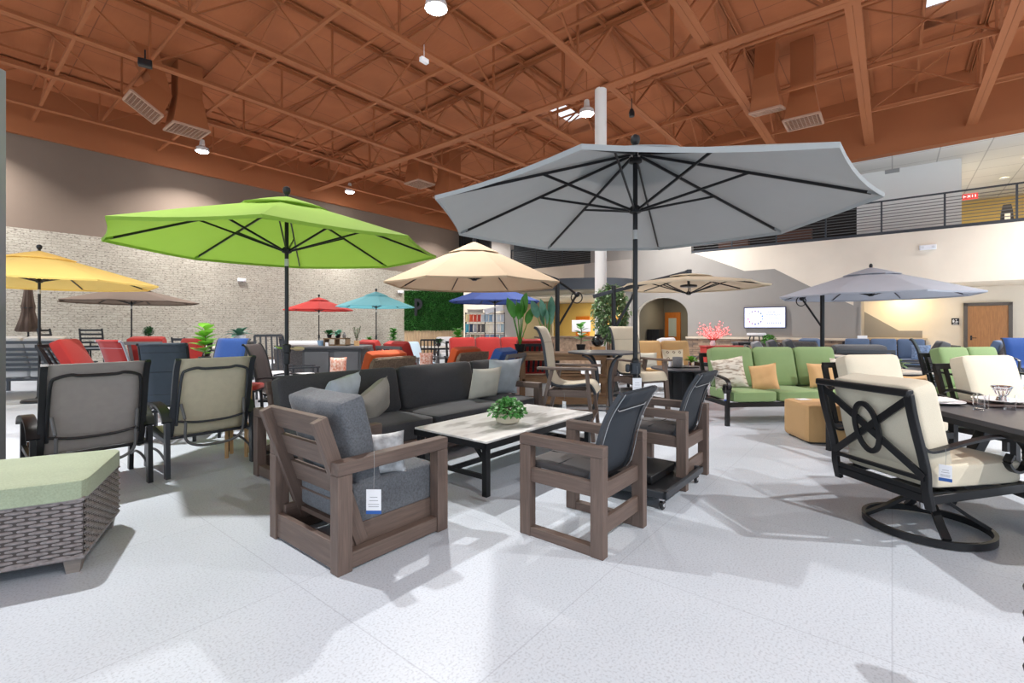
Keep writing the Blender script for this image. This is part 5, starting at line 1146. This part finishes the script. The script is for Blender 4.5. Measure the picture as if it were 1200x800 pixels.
for k in range(n): g = MB(); x = -L/2+L*(k+.5)/n; g.box((x, -.03, zm/2), (L/n-.01, .04, zm)); g.build('plank', PLK, t)
# the black P sign
def Psign():
    g = MB(); O = []; n = 20; w_ = .36
    outer = [(-.22,-.55),(-.22,.5)] + [(.05+.3*math.cos(a), .2+.3*math.sin(a)) for a in [PI/2-PI*k/n for k in range(n+1)]] + [(-.0,-.1),(-.0,-.55)]
    g.prism([(x, 0, z) for x, z in [(-.24,-.55),(-.24,.5),(-.06,.5),(-.06,-.55)]], (0,-.12,0))
    R0, R1 = .34, .15; cx, cz = -.06, .16; m = 28; vs = []; fs = []
    for k in range(m+1):
        a = PI/2-PI*k/m
        for r_ in (R0, R1):
            for y in (0, -.12): vs.append((cx+r_*math.cos(a)*1.05, y, cz+r_*math.sin(a)))
    for k in range(m):
        a = k*4; b_ = a+4; fs += [(a,a+1,b_+1,b_),(a+2,b_+2,b_+3,a+3),(a+1,a+3,b_+3,b_+1),(a,b_,b_+2,a+2)]
    fs += [(0,2,3,1),(m*4,m*4+1,m*4+3,m*4+2)]
    g.add(vs, fs); return g
o = Psign().build('letter_sign', BLK, None, loc=(P2(491, 360, Y0)[0], Y0-.14, P2(0, 359.5, Y0)[2]), rz=0); o.scale = (.78,1,.85); tag(o, 'large black letter P mounted on the green foliage wall', 'sign')
# pillow shelves right of the foliage wall
xs0, xs1 = P2(545, 0, 22.5)[0], P2(591, 0, 22.5)[0]; L = xs1-xs0; t = thing('pillow_shelf', 'dark wall shelf rack packed with pillows, right of the foliage wall', 'shelf', ((xs0+xs1)/2, 22.9, 0), 0)
zz = [P2(0, y, 22.5)[2] for y in (366.5, 377.5, 390, 399)]
for z in zz: g = MB(); g.bx(-L/2, L/2, -.25, .2, z-.03, z); g.build('shelf_board', BLK, t)
for s_ in (-1, 0, 1): g = MB(); g.bx(s_*L/2-.02, s_*L/2+.02, -.2, .2, 0, zz[0]+.03); g.build('upright', BLK, t)
cols = [[(222,200,150),(206,84,50),(200,70,50),(170,60,52),(186,190,196),(150,170,186),(120,150,176),(196,200,206),(190,196,200),(178,186,196)],
        [(70,150,170),(34,56,84),(150,150,156),(92,84,84),(84,84,84),(214,208,190),(222,216,200),(206,204,200),(198,200,202),(150,170,180)],
        [(150,146,140),(120,110,92),(134,128,112),(170,130,124),(128,140,160),(120,134,156),(130,140,150),(140,146,150)]]
names = ['top', 'middle', 'bottom']
for r in range(3):
    z0_, z1_ = zz[r+1], zz[r]-.04; n = len(cols[r])
    for k, c in enumerate(cols[r]):
        x = xs0+L*(k+.5)/n; h_ = (z1_-z0_)*.98
        cn = 'pale' if min(c) > 140 else 'red' if c[0] > 150 and c[1] < 100 else 'teal' if c[2] > c[0]+60 else 'dark' if max(c) < 100 else 'muted'
        throw_pillow('%s pillow on the %s row of the pillow rack, %s of %d from the left' % (cn, names[r], ['first','second','third','fourth','fifth','sixth','seventh','eighth','ninth','tenth'][k], n), x, 22.65, z0_+h_/2+.003, 0, fab('pillow_%d_%d_%d' % c, c, .06), L/n*.98, h_, .2, grp='pillows on the rack')
throw_pillow('long pale bolster pillow lying on top of the pillow rack', xs0+L*.72, 22.7, zz[0]+.17, 0, WHTF, 1.0, .3, .25, 0, -.25, 'pillows on the rack')
throw_pillow('pale flat pillow at the left on top of the pillow rack', xs0+L*.25, 22.7, zz[0]+.1, 0, PTAU, .8, .18, .25, 0, .0, 'pillows on the rack')
# reception counter in the lobby
t = thing('reception_counter', 'stone faced reception counter with dark top in front of the lobby', 'counter', (2.35, 15.2, 0), .1)
g = MB(); g.bx(-1.5,1.3,-.3,.3,0,1.02); g.build('stone_front', CAPM if False else mat('counter_stone', S(150,126,104), .9, var=.35, vs=9, bump=.9, bs=14), t)
g = MB(); g.bx(-1.6,1.4,-.38,.38,1.02,1.08); g.build('counter_top', mat('counter_wood', S(92,74,58), .5, kind='wood'), t, bevel=.006)
t = thing('computer_monitor', 'white backed computer monitor standing on the reception counter', 'monitor', (2.25, 15.3, 1.081), .1)
g = MB(); g.box((0,0,.33),(.62,.04,.38)); g.build('screen', WHITE, t, bevel=.006); g = MB(); g.box((0,0,.008),(.24,.18,.016)); g.box((0,.02,.1),(.05,.03,.2)); g.build('stand', GREYF, t)
ORD = mat('orange_wood_door', S(206,116,34), .45, kind='wood', col2=S(220,132,46))
for k, (v, n_) in enumerate(((13.55, 2), (16.3, 1))):
    for q in range(n_):
        mb = MB(); mb.bx(26.92, 27.0, v-q*1.05-1.0, v-q*1.05, 0, 1.95 if k == 0 else 2.1); o = struct('door_%d' % (2+k*2+q), mb, ORD)
        h_ = MB(); h_.tube([(26.88, v-q*1.05-.9, 1.0), (26.88, v-q*1.05-.9, 1.3)], .02); h_.build('door_handle', BLK, o)
mb = MB(); mb.bx(26.94, 27.0, 11.4, 13.6, 2.1, 2.7); o = struct('window_5', mb, emis('lit_transom', S(250,226,170), 1.2)); fr = MB(); [fr.bx(26.9,27.0,v-.03,v+.03,2.1,2.7) for v in (11.4,12.5,13.6)]; fr.build('window_frame', BLK, o)
# black cabinet and glazed wood door in the alcove
p = uv(23.6, 9.0); 
mb = MB(); mb.bx(24.2, 24.3, 8.45, 9.25, 0, 2.15); o = struct('door_5', mb, ORD); q = MB(); q.bx(24.17, 24.2, 8.65, 9.05, .9, 1.85); q.build('glass_panel', mat('frosted_panel', S(190,196,180), .3), o)
t = thing('side_cabinet', 'black side cabinet inside the alcove arch', 'cabinet', uv(22.3, 9.0), TH)
g = MB(); g.bx(-.3,.3,-.3,.3,.06,1.28); g.build('cabinet_body', BLK, t, bevel=.004); g = MB(); g.bx(-.315,-.3,-.27,-.02,.1,1.24); g.bx(-.315,-.3,.02,.27,.1,1.24); g.build('cabinet_door', BLK, t)
# right half, behind the green sofa
lounge_seat('patio_armchair', 'wicker chair with pale cushion and a white throw behind the tan sofa', 'armchair', *AT(791, 12.3), face(.5,-.85), 1, .6, GREYF, WHTF, None, 'flat', 'wicker', .84, .47, .96, .2)
lounge_seat('patio_armchair', 'rounded chair with sage striped cushion, left of the alcove arch', 'armchair', *AT(749, 13.3), face(.8,-.5), 1, .56, BLK, fab('sage_stripe', (176,182,160), .1), None, 'flat', 'wicker', .84, .47, 1.0, .2)
t = thing('console_box', 'plain red low console carrying the lit coral branches', 'console', (5.45, 12.2, 0), .02)
g = MB(); g.bx(-.5,.5,-.2,.2,.02,.86); g.build('cabinet_body', mat('red_lacquer', S(186,50,44), .5, var=.04, vs=4), t, bevel=.008); g = MB(); g.bx(-.52,.52,-.22,.22,.86,.885); g.build('top_board', mat('red_lacquer', S(186,50,44)), t)
def coral():
    t = thing('lit_branches', 'bunch of coral red branches dotted with small pink lamps on the red console', 'decorative lights', (5.2, 12.2, .886), 0); rnd = random.Random(3)
    g = MB(); g.lathe([(.05,0),(.07,.06),(.05,.12),(.06,.14),(.05,.14)], 18); g.build('vase', WHITE, t)
    s_ = MB(); l = MB()
    for k in range(34):
        a = rnd.uniform(0,2*PI); sp = rnd.uniform(.15,.5); hh = rnd.uniform(.2,.52)*(1.1-sp*.7); tip = Vector((sp*math.cos(a), sp*math.sin(a)*.6, .14+hh)); s_.tube([(0,0,.1), tip*.55+Vector((0,0,.06)), tip], .004, 4)
        for q in range(8): p_ = Vector((0,0,.12)).lerp(tip, .35+.09*q)+Vector((rnd.uniform(-.04,.04),rnd.uniform(-.04,.04),rnd.uniform(-.03,.05))); l.ell(p_, rnd.uniform(.007,.013), 6, 4)
    s_.build('branches', REDF, t); l.build('light_buds', emis('coral_bud', S(255,110,110), 2.2), t)
coral()
table('narrow grey console table below the wall screen', *AT(881, 13.6), 0, .45, 1.0, .95, GREYF, GRAPH, name='console_table')
t = thing('side_stool', 'white topped stool standing on the grey console below the screen', 'stool', P3(886.5, 13.6, .951), 0)
g = MB(); g.lathe([(.01,.17),(.24,.17),(.26,.2),(.24,.25),(.01,.25)], 24); g.build('seat', WHITE, t); g = MB(); [g.bar((.16*a,.12*b_,0),(.12*a,.1*b_,.18),.025,.025,(0,1,0)) for a in (-1,1) for b_ in (-1,1)]; g.build('legs_frame', GRAPH, t)
plant('round green ball plant right of the grey console', *P3(901, 12.9, 0), 'ball', GREYF, .14, .62, 'straight', .5, LEAFG, 9)
for k, (px, c, nm) in enumerate(((866, (190,50,46), 'red'), (873, (60,110,90), 'green'), (879, (60,130,150), 'teal'))):
    g = MB(); g.lathe([(.05,0),(.09,.05),(.1,.16),(.05,.2),(.06,.22)], 18); o = g.build('garden_pot', mat('glazed_%s' % nm, S(*c), .3), None, loc=P3(px+5, 12.9, .0)); o.scale = (1.3,1.3,3.4); tag(o, 'tall glazed %s garden pot in front of the grey console' % nm, 'pot', 'glazed pots')
for lb, px, Y, cu in (('pale grey rounded lounge chair behind the green sofa, left of the pair', 906, 10.6, fab('pale_grey_cushion', (150,152,158), .06)), ('grey rounded lounge chair behind the green sofa, right of the pair', 921, 11.9, DGRF), ('dark grey lounge chair right of the pair behind the green sofa', 940, 12.4, DGRF)):
    lounge_seat('wicker_lounge_chair', lb, 'armchair', *AT(px, Y), face(.75,-.3), 1, .6, DKW, cu, None, 'wide', 'wicker', .82, .45, .93, .28, 'grey lounge chairs')
lounge_seat('wicker_lounge_chair', 'slate blue lounge chair left of the silver umbrella mast', 'armchair', *AT(958, 13.7), face(.75,.3), 1, .6, DKW, NAVF, None, 'wide', 'wicker', .82, .45, .93, .28, 'grey lounge chairs')
lounge_seat('patio_sofa', 'graphite panel backed loveseat with grey cushion, seen from behind, right of the umbrella mast', 'sofa', 6.7, 9.3, face(.05,1), 1, 1.0, GRAPH, DGRF, None, 'wide', 'horizontal', .82, .45, .9, .12, None, 6)
lounge_seat('patio_sofa', 'slate blue three seat sofa against the stone ledge, left of the oak door', 'sofa', 10.75, 13.6, FNU+.12, 3, .62, BLK, NAVF, None, 'flat', 'horizontal', .84, .46, .9, .15)
throw_pillow('blue patterned pillow at the right end of the slate blue sofa', 11.2, 12.9, .68, FNU, mat('blue_pattern_fabric', S(110,130,160), .9, var=.4, vs=20), .42, .42, .14, .2)
lounge_seat('wicker_lounge_chair', 'round backed grey wicker chair in front of the slate blue sofa', 'armchair', *AT(1080, 10.2), face(-.8,.5), 1, .62, GRAPH, DGRF, None, 'flat', 'wicker', .8, .45, .95, .28)
sling_chair('dark green high back sling chair seen sideways, left of the oak door', *AT(1103, 8.7), face(.73,-.68), BLK, mat('dark_teal_sling', S(44,66,72), .8), True, .43, 1.13, .5)
lounge_seat('patio_armchair', 'blue rounded chair in front of the oak door', 'armchair', *AT(1154, 12.4), face(-.5,.8), 1, .56, DKW, NAVF, None, 'flat', 'wicker', .8, .45, .9, .2)
sling_chair('royal blue padded sling chair at the right picture edge', *AT(1207, 10.6), face(-.3,-.9), GRAPH, BLUF, True, .43, 1.1, .56)
lounge_seat('garden_sofa', 'green cushioned loveseat behind the right cream chair', 'sofa', 6.95, 6.95, PI+.2, 2, .56, BLK, GRNF, None, 'curve', 'vertical', .84, .46, .93, .16, None, 4)
table('low dark table with leafy centrepiece behind the left cream chair', *AT(1042, 8.3), .1, .7, 1.0, .6, LTOP, BLK)
plant('lime green leafy plant on the low table behind the left cream chair', *P3(1035, 8.2, .601), 'rosette', BLK, .07, .09, 'bowl', .28, mat('lime_leaf', S(170,205,50), .5, var=.2, vs=8, trans=.2), 4, n=26)
plant('pale variegated plant on the low table beside the lime one', *P3(1050, 8.3, .601), 'rosette', BLK, .07, .09, 'bowl', .26, LEAFV, 6, n=24)
t = thing('sign_stand', 'upright white notice on a thin stand in front of the stone ledge', 'sign', AT(1010.5, 14.6)+(0,), 0)
g = MB(); g.box((0,0,.98),(.3,.02,.26)); g.build('notice', WHITE, t); g = MB(); g.bar((0,0,.02),(0,0,.86),.03,.03,(0,1,0)); g.box((0,0,.01),(.3,.3,.02)); g.build('stand', BLK, t)
table('pale round side table beside the silver umbrella mast', *AT(973, 8.5), 0, .5, .5, .86, LTOP, BLK, True)
# ================= WALL FITTINGS =================
def wall_pt(px, py, c, off): # a point on the plane u = c
    a = (px-600)/552; Y = c/(a*Ux+Uy); X = a*Y; u, v = xy2uv(X, Y); return uv(u-off, v, 1.35+(384-py)/552*Y)
# television: local x along -v (rightwards seen from the room), local z up, local -y towards the room
RW = TH-PI/2
pc = wall_pt(896.5, 372, 20.3, .1)
t = thing('wall_screen', 'flat wall screen showing a ring of coloured squares on a pale slide', 'television', pc, RW)
Wt, Ht = 1.46, .82
g = MB(); g.box((0,.02,0), (Wt, .06, Ht)); g.build('screen_bezel', mat('screen_bezel', S(40,44,80), .3), t, bevel=.006)
g = MB(); g.box((0,-.012,0), (Wt-.07, .006, Ht-.07)); sc_ = g.build('display', emis('screen_light', S(222,226,250), .5), t)
sq = [(128,96,120),(92,84,110),(70,96,90),(52,110,180),(130,160,210),(84,70,110),(50,60,96),(44,40,100),(130,60,110),(170,60,96),(200,60,110),(210,214,220),(170,170,180),(110,96,120)]
for k, c in enumerate(sq):
    a = PI/2-2*PI*k/14; g = MB(); g.box((-.32+.255*math.cos(a), -.017, .0+.255*math.sin(a)), (.05,.004,.05), Ry(-a)); g.build('colour_square', emis('square_%d' % k, S(*c), .45), sc_)
def text(s, size, loc, m, parent, name='lettering', rot=(PI/2,0,0), ext=.001, align='CENTER'):
    cu = bpy.data.curves.new(name, 'FONT'); cu.body = s; cu.size = size; cu.extrude = ext; cu.align_x = align; cu.align_y = 'CENTER'
    o = bpy.data.objects.new('tmp', cu); COL.objects.link(o); dg = bpy.context.evaluated_depsgraph_get(); dg.update()
    me = bpy.data.meshes.new_from_object(o.evaluated_get(dg)); bpy.data.objects.remove(o); me.materials.clear(); me.materials.append(m)
    q = bpy.data.objects.new(name, me); COL.objects.link(q); q.location = loc; q.rotation_euler = rot
    if parent: q.parent = parent
    return q
GT = emis('screen_text_grey', S(128,128,160), .45)
text('COLOR', .09, (.06,-.018,.2), GT, sc_, align='LEFT'); text('YOUR BLISS', .09, (.06,-.018,.1), GT, sc_, align='LEFT')
text('COLOR YOUR BLISS', .032, (-.32,-.018,.0), GT, sc_)
g = MB(); [g.box((.33,-.017,z), (w_,.003,.008)) for z, w_ in ((-.02,.5),(-.06,.52))]; [g.box((.1+.075*k,-.017,-.21), (.03,.003,.05)) for k in range(7)]; g.build('fine_print', GT, sc_)
# restroom sign
pc = wall_pt(1119.5, 376.5, 22.9, .02)
t = thing('restroom_sign', 'small black restroom sign with white figures left of the oak door', 'sign', pc, RW)
g = MB(); g.box((0,0,0), (.2,.012,.23)); g.build('plate', BLK, t, bevel=.006)
g = MB(); g.prism([(-.07,-.008,-.04),(-.03,-.008,-.04),(-.02,-.008,.04),(-.08,-.008,.04)], (0,-.003,0)); g.ell((-.05,-.009,.06),(.018,.003,.018)); g.prism([(-.005,-.008,-.04),(.045,-.008,-.04),(.02,-.008,.04)], (0,-.003,0)); g.ell((.02,-.009,.06),(.018,.003,.018)); g.prism([(.05,-.008,-.03),(.08,-.008,-.03),(.07,-.008,.0),(.05,-.008,.02)], (0,-.003,0)); g.box((0,-.009,-.08),(.12,.003,.02)); g.build('white_figures', WHITE, t)
# emergency lights / small white boxes
def em(label, p, rz, w_=.3, h_=.12):
    t = thing('emergency_light', label, 'emergency light', p, rz, 'emergency lights')
    g = MB(); g.box((0,0,0), (w_,.09,h_)); g.build('housing', WHITE, t, bevel=.015); g = MB(); [g.lathe([(.001,0),(.035,0),(.04,.02),(.001,.02)], 14, (0,0,0), Matrix.Translation((s_*w_*.3,-.045,0)) @ Matrix.Rotation(PI/2, 4, 'X')) for s_ in (-1,1)]; g.build('lamp_head', mat('lamp_head', S(220,222,226), .3), t)
em('white twin emergency light on the beige balcony front above the silver umbrella', wall_pt(1087, 290, 20.3, .06), RW, .42, .16)
def left_pt(px, py, off=.06):
    a = (px-600)/552; Y = 20.6/(-a*Uy+Ux); X = a*Y; u, v = xy2uv(X, Y); return uv(u, v-off, 1.35+(384-py)/552*Y)
em('white emergency light on the brick wall right of the green umbrella rim', left_pt(282.5, 328), TH)
em('white emergency light high on the brick wall near the foliage wall', left_pt(469, 342), TH, .36, .14)
# gallery fittings
pc = wall_pt(1045.5, 199, 22.35, .02); g = MB(); g.box((0,0,0), (.42,.03,.24)); o = g.build('air_grille', mat('grille_grey', S(150,150,150), .5), None, loc=pc, rz=RW); tag(o, 'small grey air grille high on the white gallery wall', 'vent')
t = thing('exit_sign', 'lit red exit sign hanging inside the gallery behind the railing', 'sign', wall_pt(1137, 230, 25.5, 0), RW)
g = MB(); g.box((0,.02,0), (.44,.04,.22)); g.build('housing', emis('exit_red', S(210,50,48), .8), t); text('EXIT', .2, (0,-.006,0), emis('exit_white', S(255,214,206), 1.2), t)
for k, (px, py) in enumerate(((1158,187),(1135.5,224),(1185, 205))):
    pass
for k, (u, v, nm) in enumerate(((23.6,-3.6,'nearest the railing'), (26.4,-3.4,'middle one'), (23.6,-6.4,'outside the frame to the right'), (23.3,4.0,'over the dark part'), (23.3,14.0,'left gallery opening'))):
    t = thing('downlight', 'round recessed warm ceiling downlight in the gallery, '+nm, 'downlight', uv(u, v, 7.19), 0, 'gallery downlights')
    g = MB(); g.lathe([(.11,-.01),(.14,-.01),(.14,.0),(.11,.0)], 24); g.build('trim_ring', WHITE, t); g = MB(); g.lathe([(.001,-.004),(.11,-.004),(.11,0),(.001,0)], 24); g.build('lens', emis('warm_lens', (1,.86,.5,1), 9), t)
    area('downlight_light', uv(u, v, 7.15), .25, 60 if k < 3 else 8, (1,.9,.72))
# people like dark displays behind the gallery railing
for k, (v, h_, w_) in enumerate(((-3.2,1.3,.4),(-4.3,1.7,.5),(-5.6,1.5,.9))):
    t = thing('display_easel', 'dark draped display stand behind the gallery railing, '+['left','middle','right'][k]+' one', 'display', uv(24.2, v, 4.461), RW)
    g = MB(); g.prism([(-w_/2,0,0),(w_/2,0,0),(w_*.36,0,h_*.8),(.1,0,h_),(-.1,0,h_),(-w_*.36,0,h_*.8)], (0,.2,0)); g.build('drape', DARKW, t); g = MB(); g.box((0,-.02,h_*.55),(w_*.35,.03,.5)); g.build('panel', BEIGE if k < 2 else REDF, t)
for k, v in enumerate((5.4, 3.1)):
    g = MB(); g.bx(-.6,.6,-.2,.2,0,.85); o = g.build('low_cabinet', mat('walnut_cabinet', S(96,60,44), .5, kind='wood'), None, loc=uv(22.2, v, 4.461), rz=RW); tag(o, 'low walnut cabinet behind the dark stretch of gallery railing, '+['left','right'][k]+' one', 'cabinet', 'gallery cabinets')
# lobby and alcove lamps
area('lobby_light', uv(24.5, 13.5, 2.9), 1.2, 190, (1,.88,.62)); area('lobby_light', uv(22.0, 18.6, 2.9), .8, 70, (1,.88,.62)); area('alcove_light', uv(22.5, 8, 2.85), .4, 22, (1,.9,.75))
t = thing('recessed_lamp', 'warm recessed lamp in the soffit above the silver grey umbrella', 'downlight', uv(21.9, -.35, 2.775), 0)
g = MB(); g.lathe([(.001,-.006),(.09,-.006),(.11,0),(.001,0)], 20); g.build('lens', emis('warm_lens', (1,.86,.5,1), 9), t); g = MB(); g.lathe([(.09,-.008),(.12,-.008),(.12,.0),(.09,.0)], 20); g.build('trim_ring', WHITE, t)
area('soffit_light', uv(22.3, -.35, 2.74), .12, 26, (1,.72,.34))
t = thing('ceiling_panel_light', 'flat lit ceiling panel in the lobby', 'ceiling lamp', uv(24.5, 12.2, 2.95), TH); g = MB(); g.box((0,0,0), (.5,1.3,.03)); g.build('diffuser', emis('panel_glow', (1,.95,.85,1), 6), t); g = MB(); g.box((0,0,.012), (.56,1.36,.02)); g.build('frame', WHITE, t)
# ================= DUCTS AND CEILING THINGS =================
def duct(label, x, y, zb, zt, w0, w1, tilt=0, hood=.9):
    t = thing('air_duct', label, 'air duct', (x, y, zb), TH, 'rust painted air ducts'); R = Matrix.Rotation(tilt, 4, 'Y')
    g = MB(); a, b_ = w0/2, w1/2; g.add([(-b_,-b_,0),(b_,-b_,0),(b_,b_,0),(-b_,b_,0),(-a,-a,hood),(a,-a,hood),(a,a,hood),(-a,a,hood)], [(0,1,5,4),(1,2,6,5),(2,3,7,6),(3,0,4,7)], R); g.build('flared_hood', RUST, t, fix=False)
    g = MB(); p = R @ Vector((0,0,hood)); g.add([(-a,-a,hood),(a,-a,hood),(a,a,hood),(-a,a,hood)], [], R); n = 0
    vs = [R @ Vector(q) for q in ((-a,-a,hood),(a,-a,hood),(a,a,hood),(-a,a,hood))]; top = [Vector((q[0], q[1], zt-zb)) for q in ((-a,-a),(a,-a),(a,a),(-a,a))]
    g = MB(); g.add(vs+top, [(0,1,5,4),(1,2,6,5),(2,3,7,6),(3,0,4,7)]); g.build('duct_shaft', RUST, t, fix=False)
    g = MB(); [g.bar(R @ Vector((-b_+.03,-b_+2*b_*k/9,.02)), R @ Vector((b_-.03,-b_+2*b_*k/9,.02)), .012, .02) for k in range(1,9)]; [g.bar(R @ Vector((-b_+2*b_*k/9,-b_+.03,.02)), R @ Vector((-b_+2*b_*k/9,b_-.03,.02)), .012, .02) for k in range(1,9)]
    for q in ((-1,-1,1,-1),(1,-1,1,1),(1,1,-1,1),(-1,1,-1,-1)): g.bar(R @ Vector((q[0]*b_,q[1]*b_,.02)), R @ Vector((q[2]*b_,q[3]*b_,.02)), .05, .05)
    g.build('grille', mat('duct_grille', S(178,142,120), .5), t)
duct('rust duct with flared outlet hanging straight down, right one of the left pair', -9.35, 13.55, 7.0, 8.85, .6, .88)
duct('rust duct with outlet turned aside, left one of the left pair', -10.0, 12.75, 7.3, 8.9, .55, .8, .55, .7)
duct('rust duct with crossed grille, right one of the pair above the grey umbrella', 8.1, 13.1, 7.05, 9.26, .55, .85)
duct('rust duct with flared outlet, left one of the pair above the grey umbrella', 7.1, 13.1, 7.35, 9.24, .5, .75, -.25)
duct('rust duct in the far distance, between lamp and grey umbrella', -2.7, 20.2, 6.9, 8.9, .7, .95)
duct('rust duct beside the far distant one, to its left', -3.9, 19.9, 7.4, 8.9, .7, .9)
t = thing('loudspeaker', 'small black loudspeaker clamped to a roof joist at the upper left', 'loudspeaker', P3(170, 10.6, 7.3), .6)
g = MB(); g.box((0,0,0), (.26,.16,.16)); g.build('case', BLK, t, bevel=.02); g = MB(); g.bar((0,0,.05),(0,0,.3),.03,.03,(0,1,0)); g.build('bracket', BLK, t)
t = thing('spotlight', 'small black spotlight on a roof joist right of the square skylight', 'spotlight', uv(12.2, 5.6, 7.28), .3)
g = MB(); g.lathe([(.07,-.1),(.08,0),(.05,.1),(.02,.12)], 16); g.build('lamp_head', BLK, t); g = MB(); g.bar((0,0,.1),(0,0,.4),.02,.02,(0,1,0)); g.build('bracket', BLK, t)
t = thing('wireless_box', 'small white box with a cable hanging under a roof joist, upper centre', 'electronic device', P3(497, 10.4, 7.25), .9)
g = MB(); g.box((0,0,0), (.2,.1,.1)); g.build('case', WHITE, t, bevel=.01); g = MB(); g.tube([(0,0,.05),(0,0,.35)], .006); g.build('cable', WHITE, t)
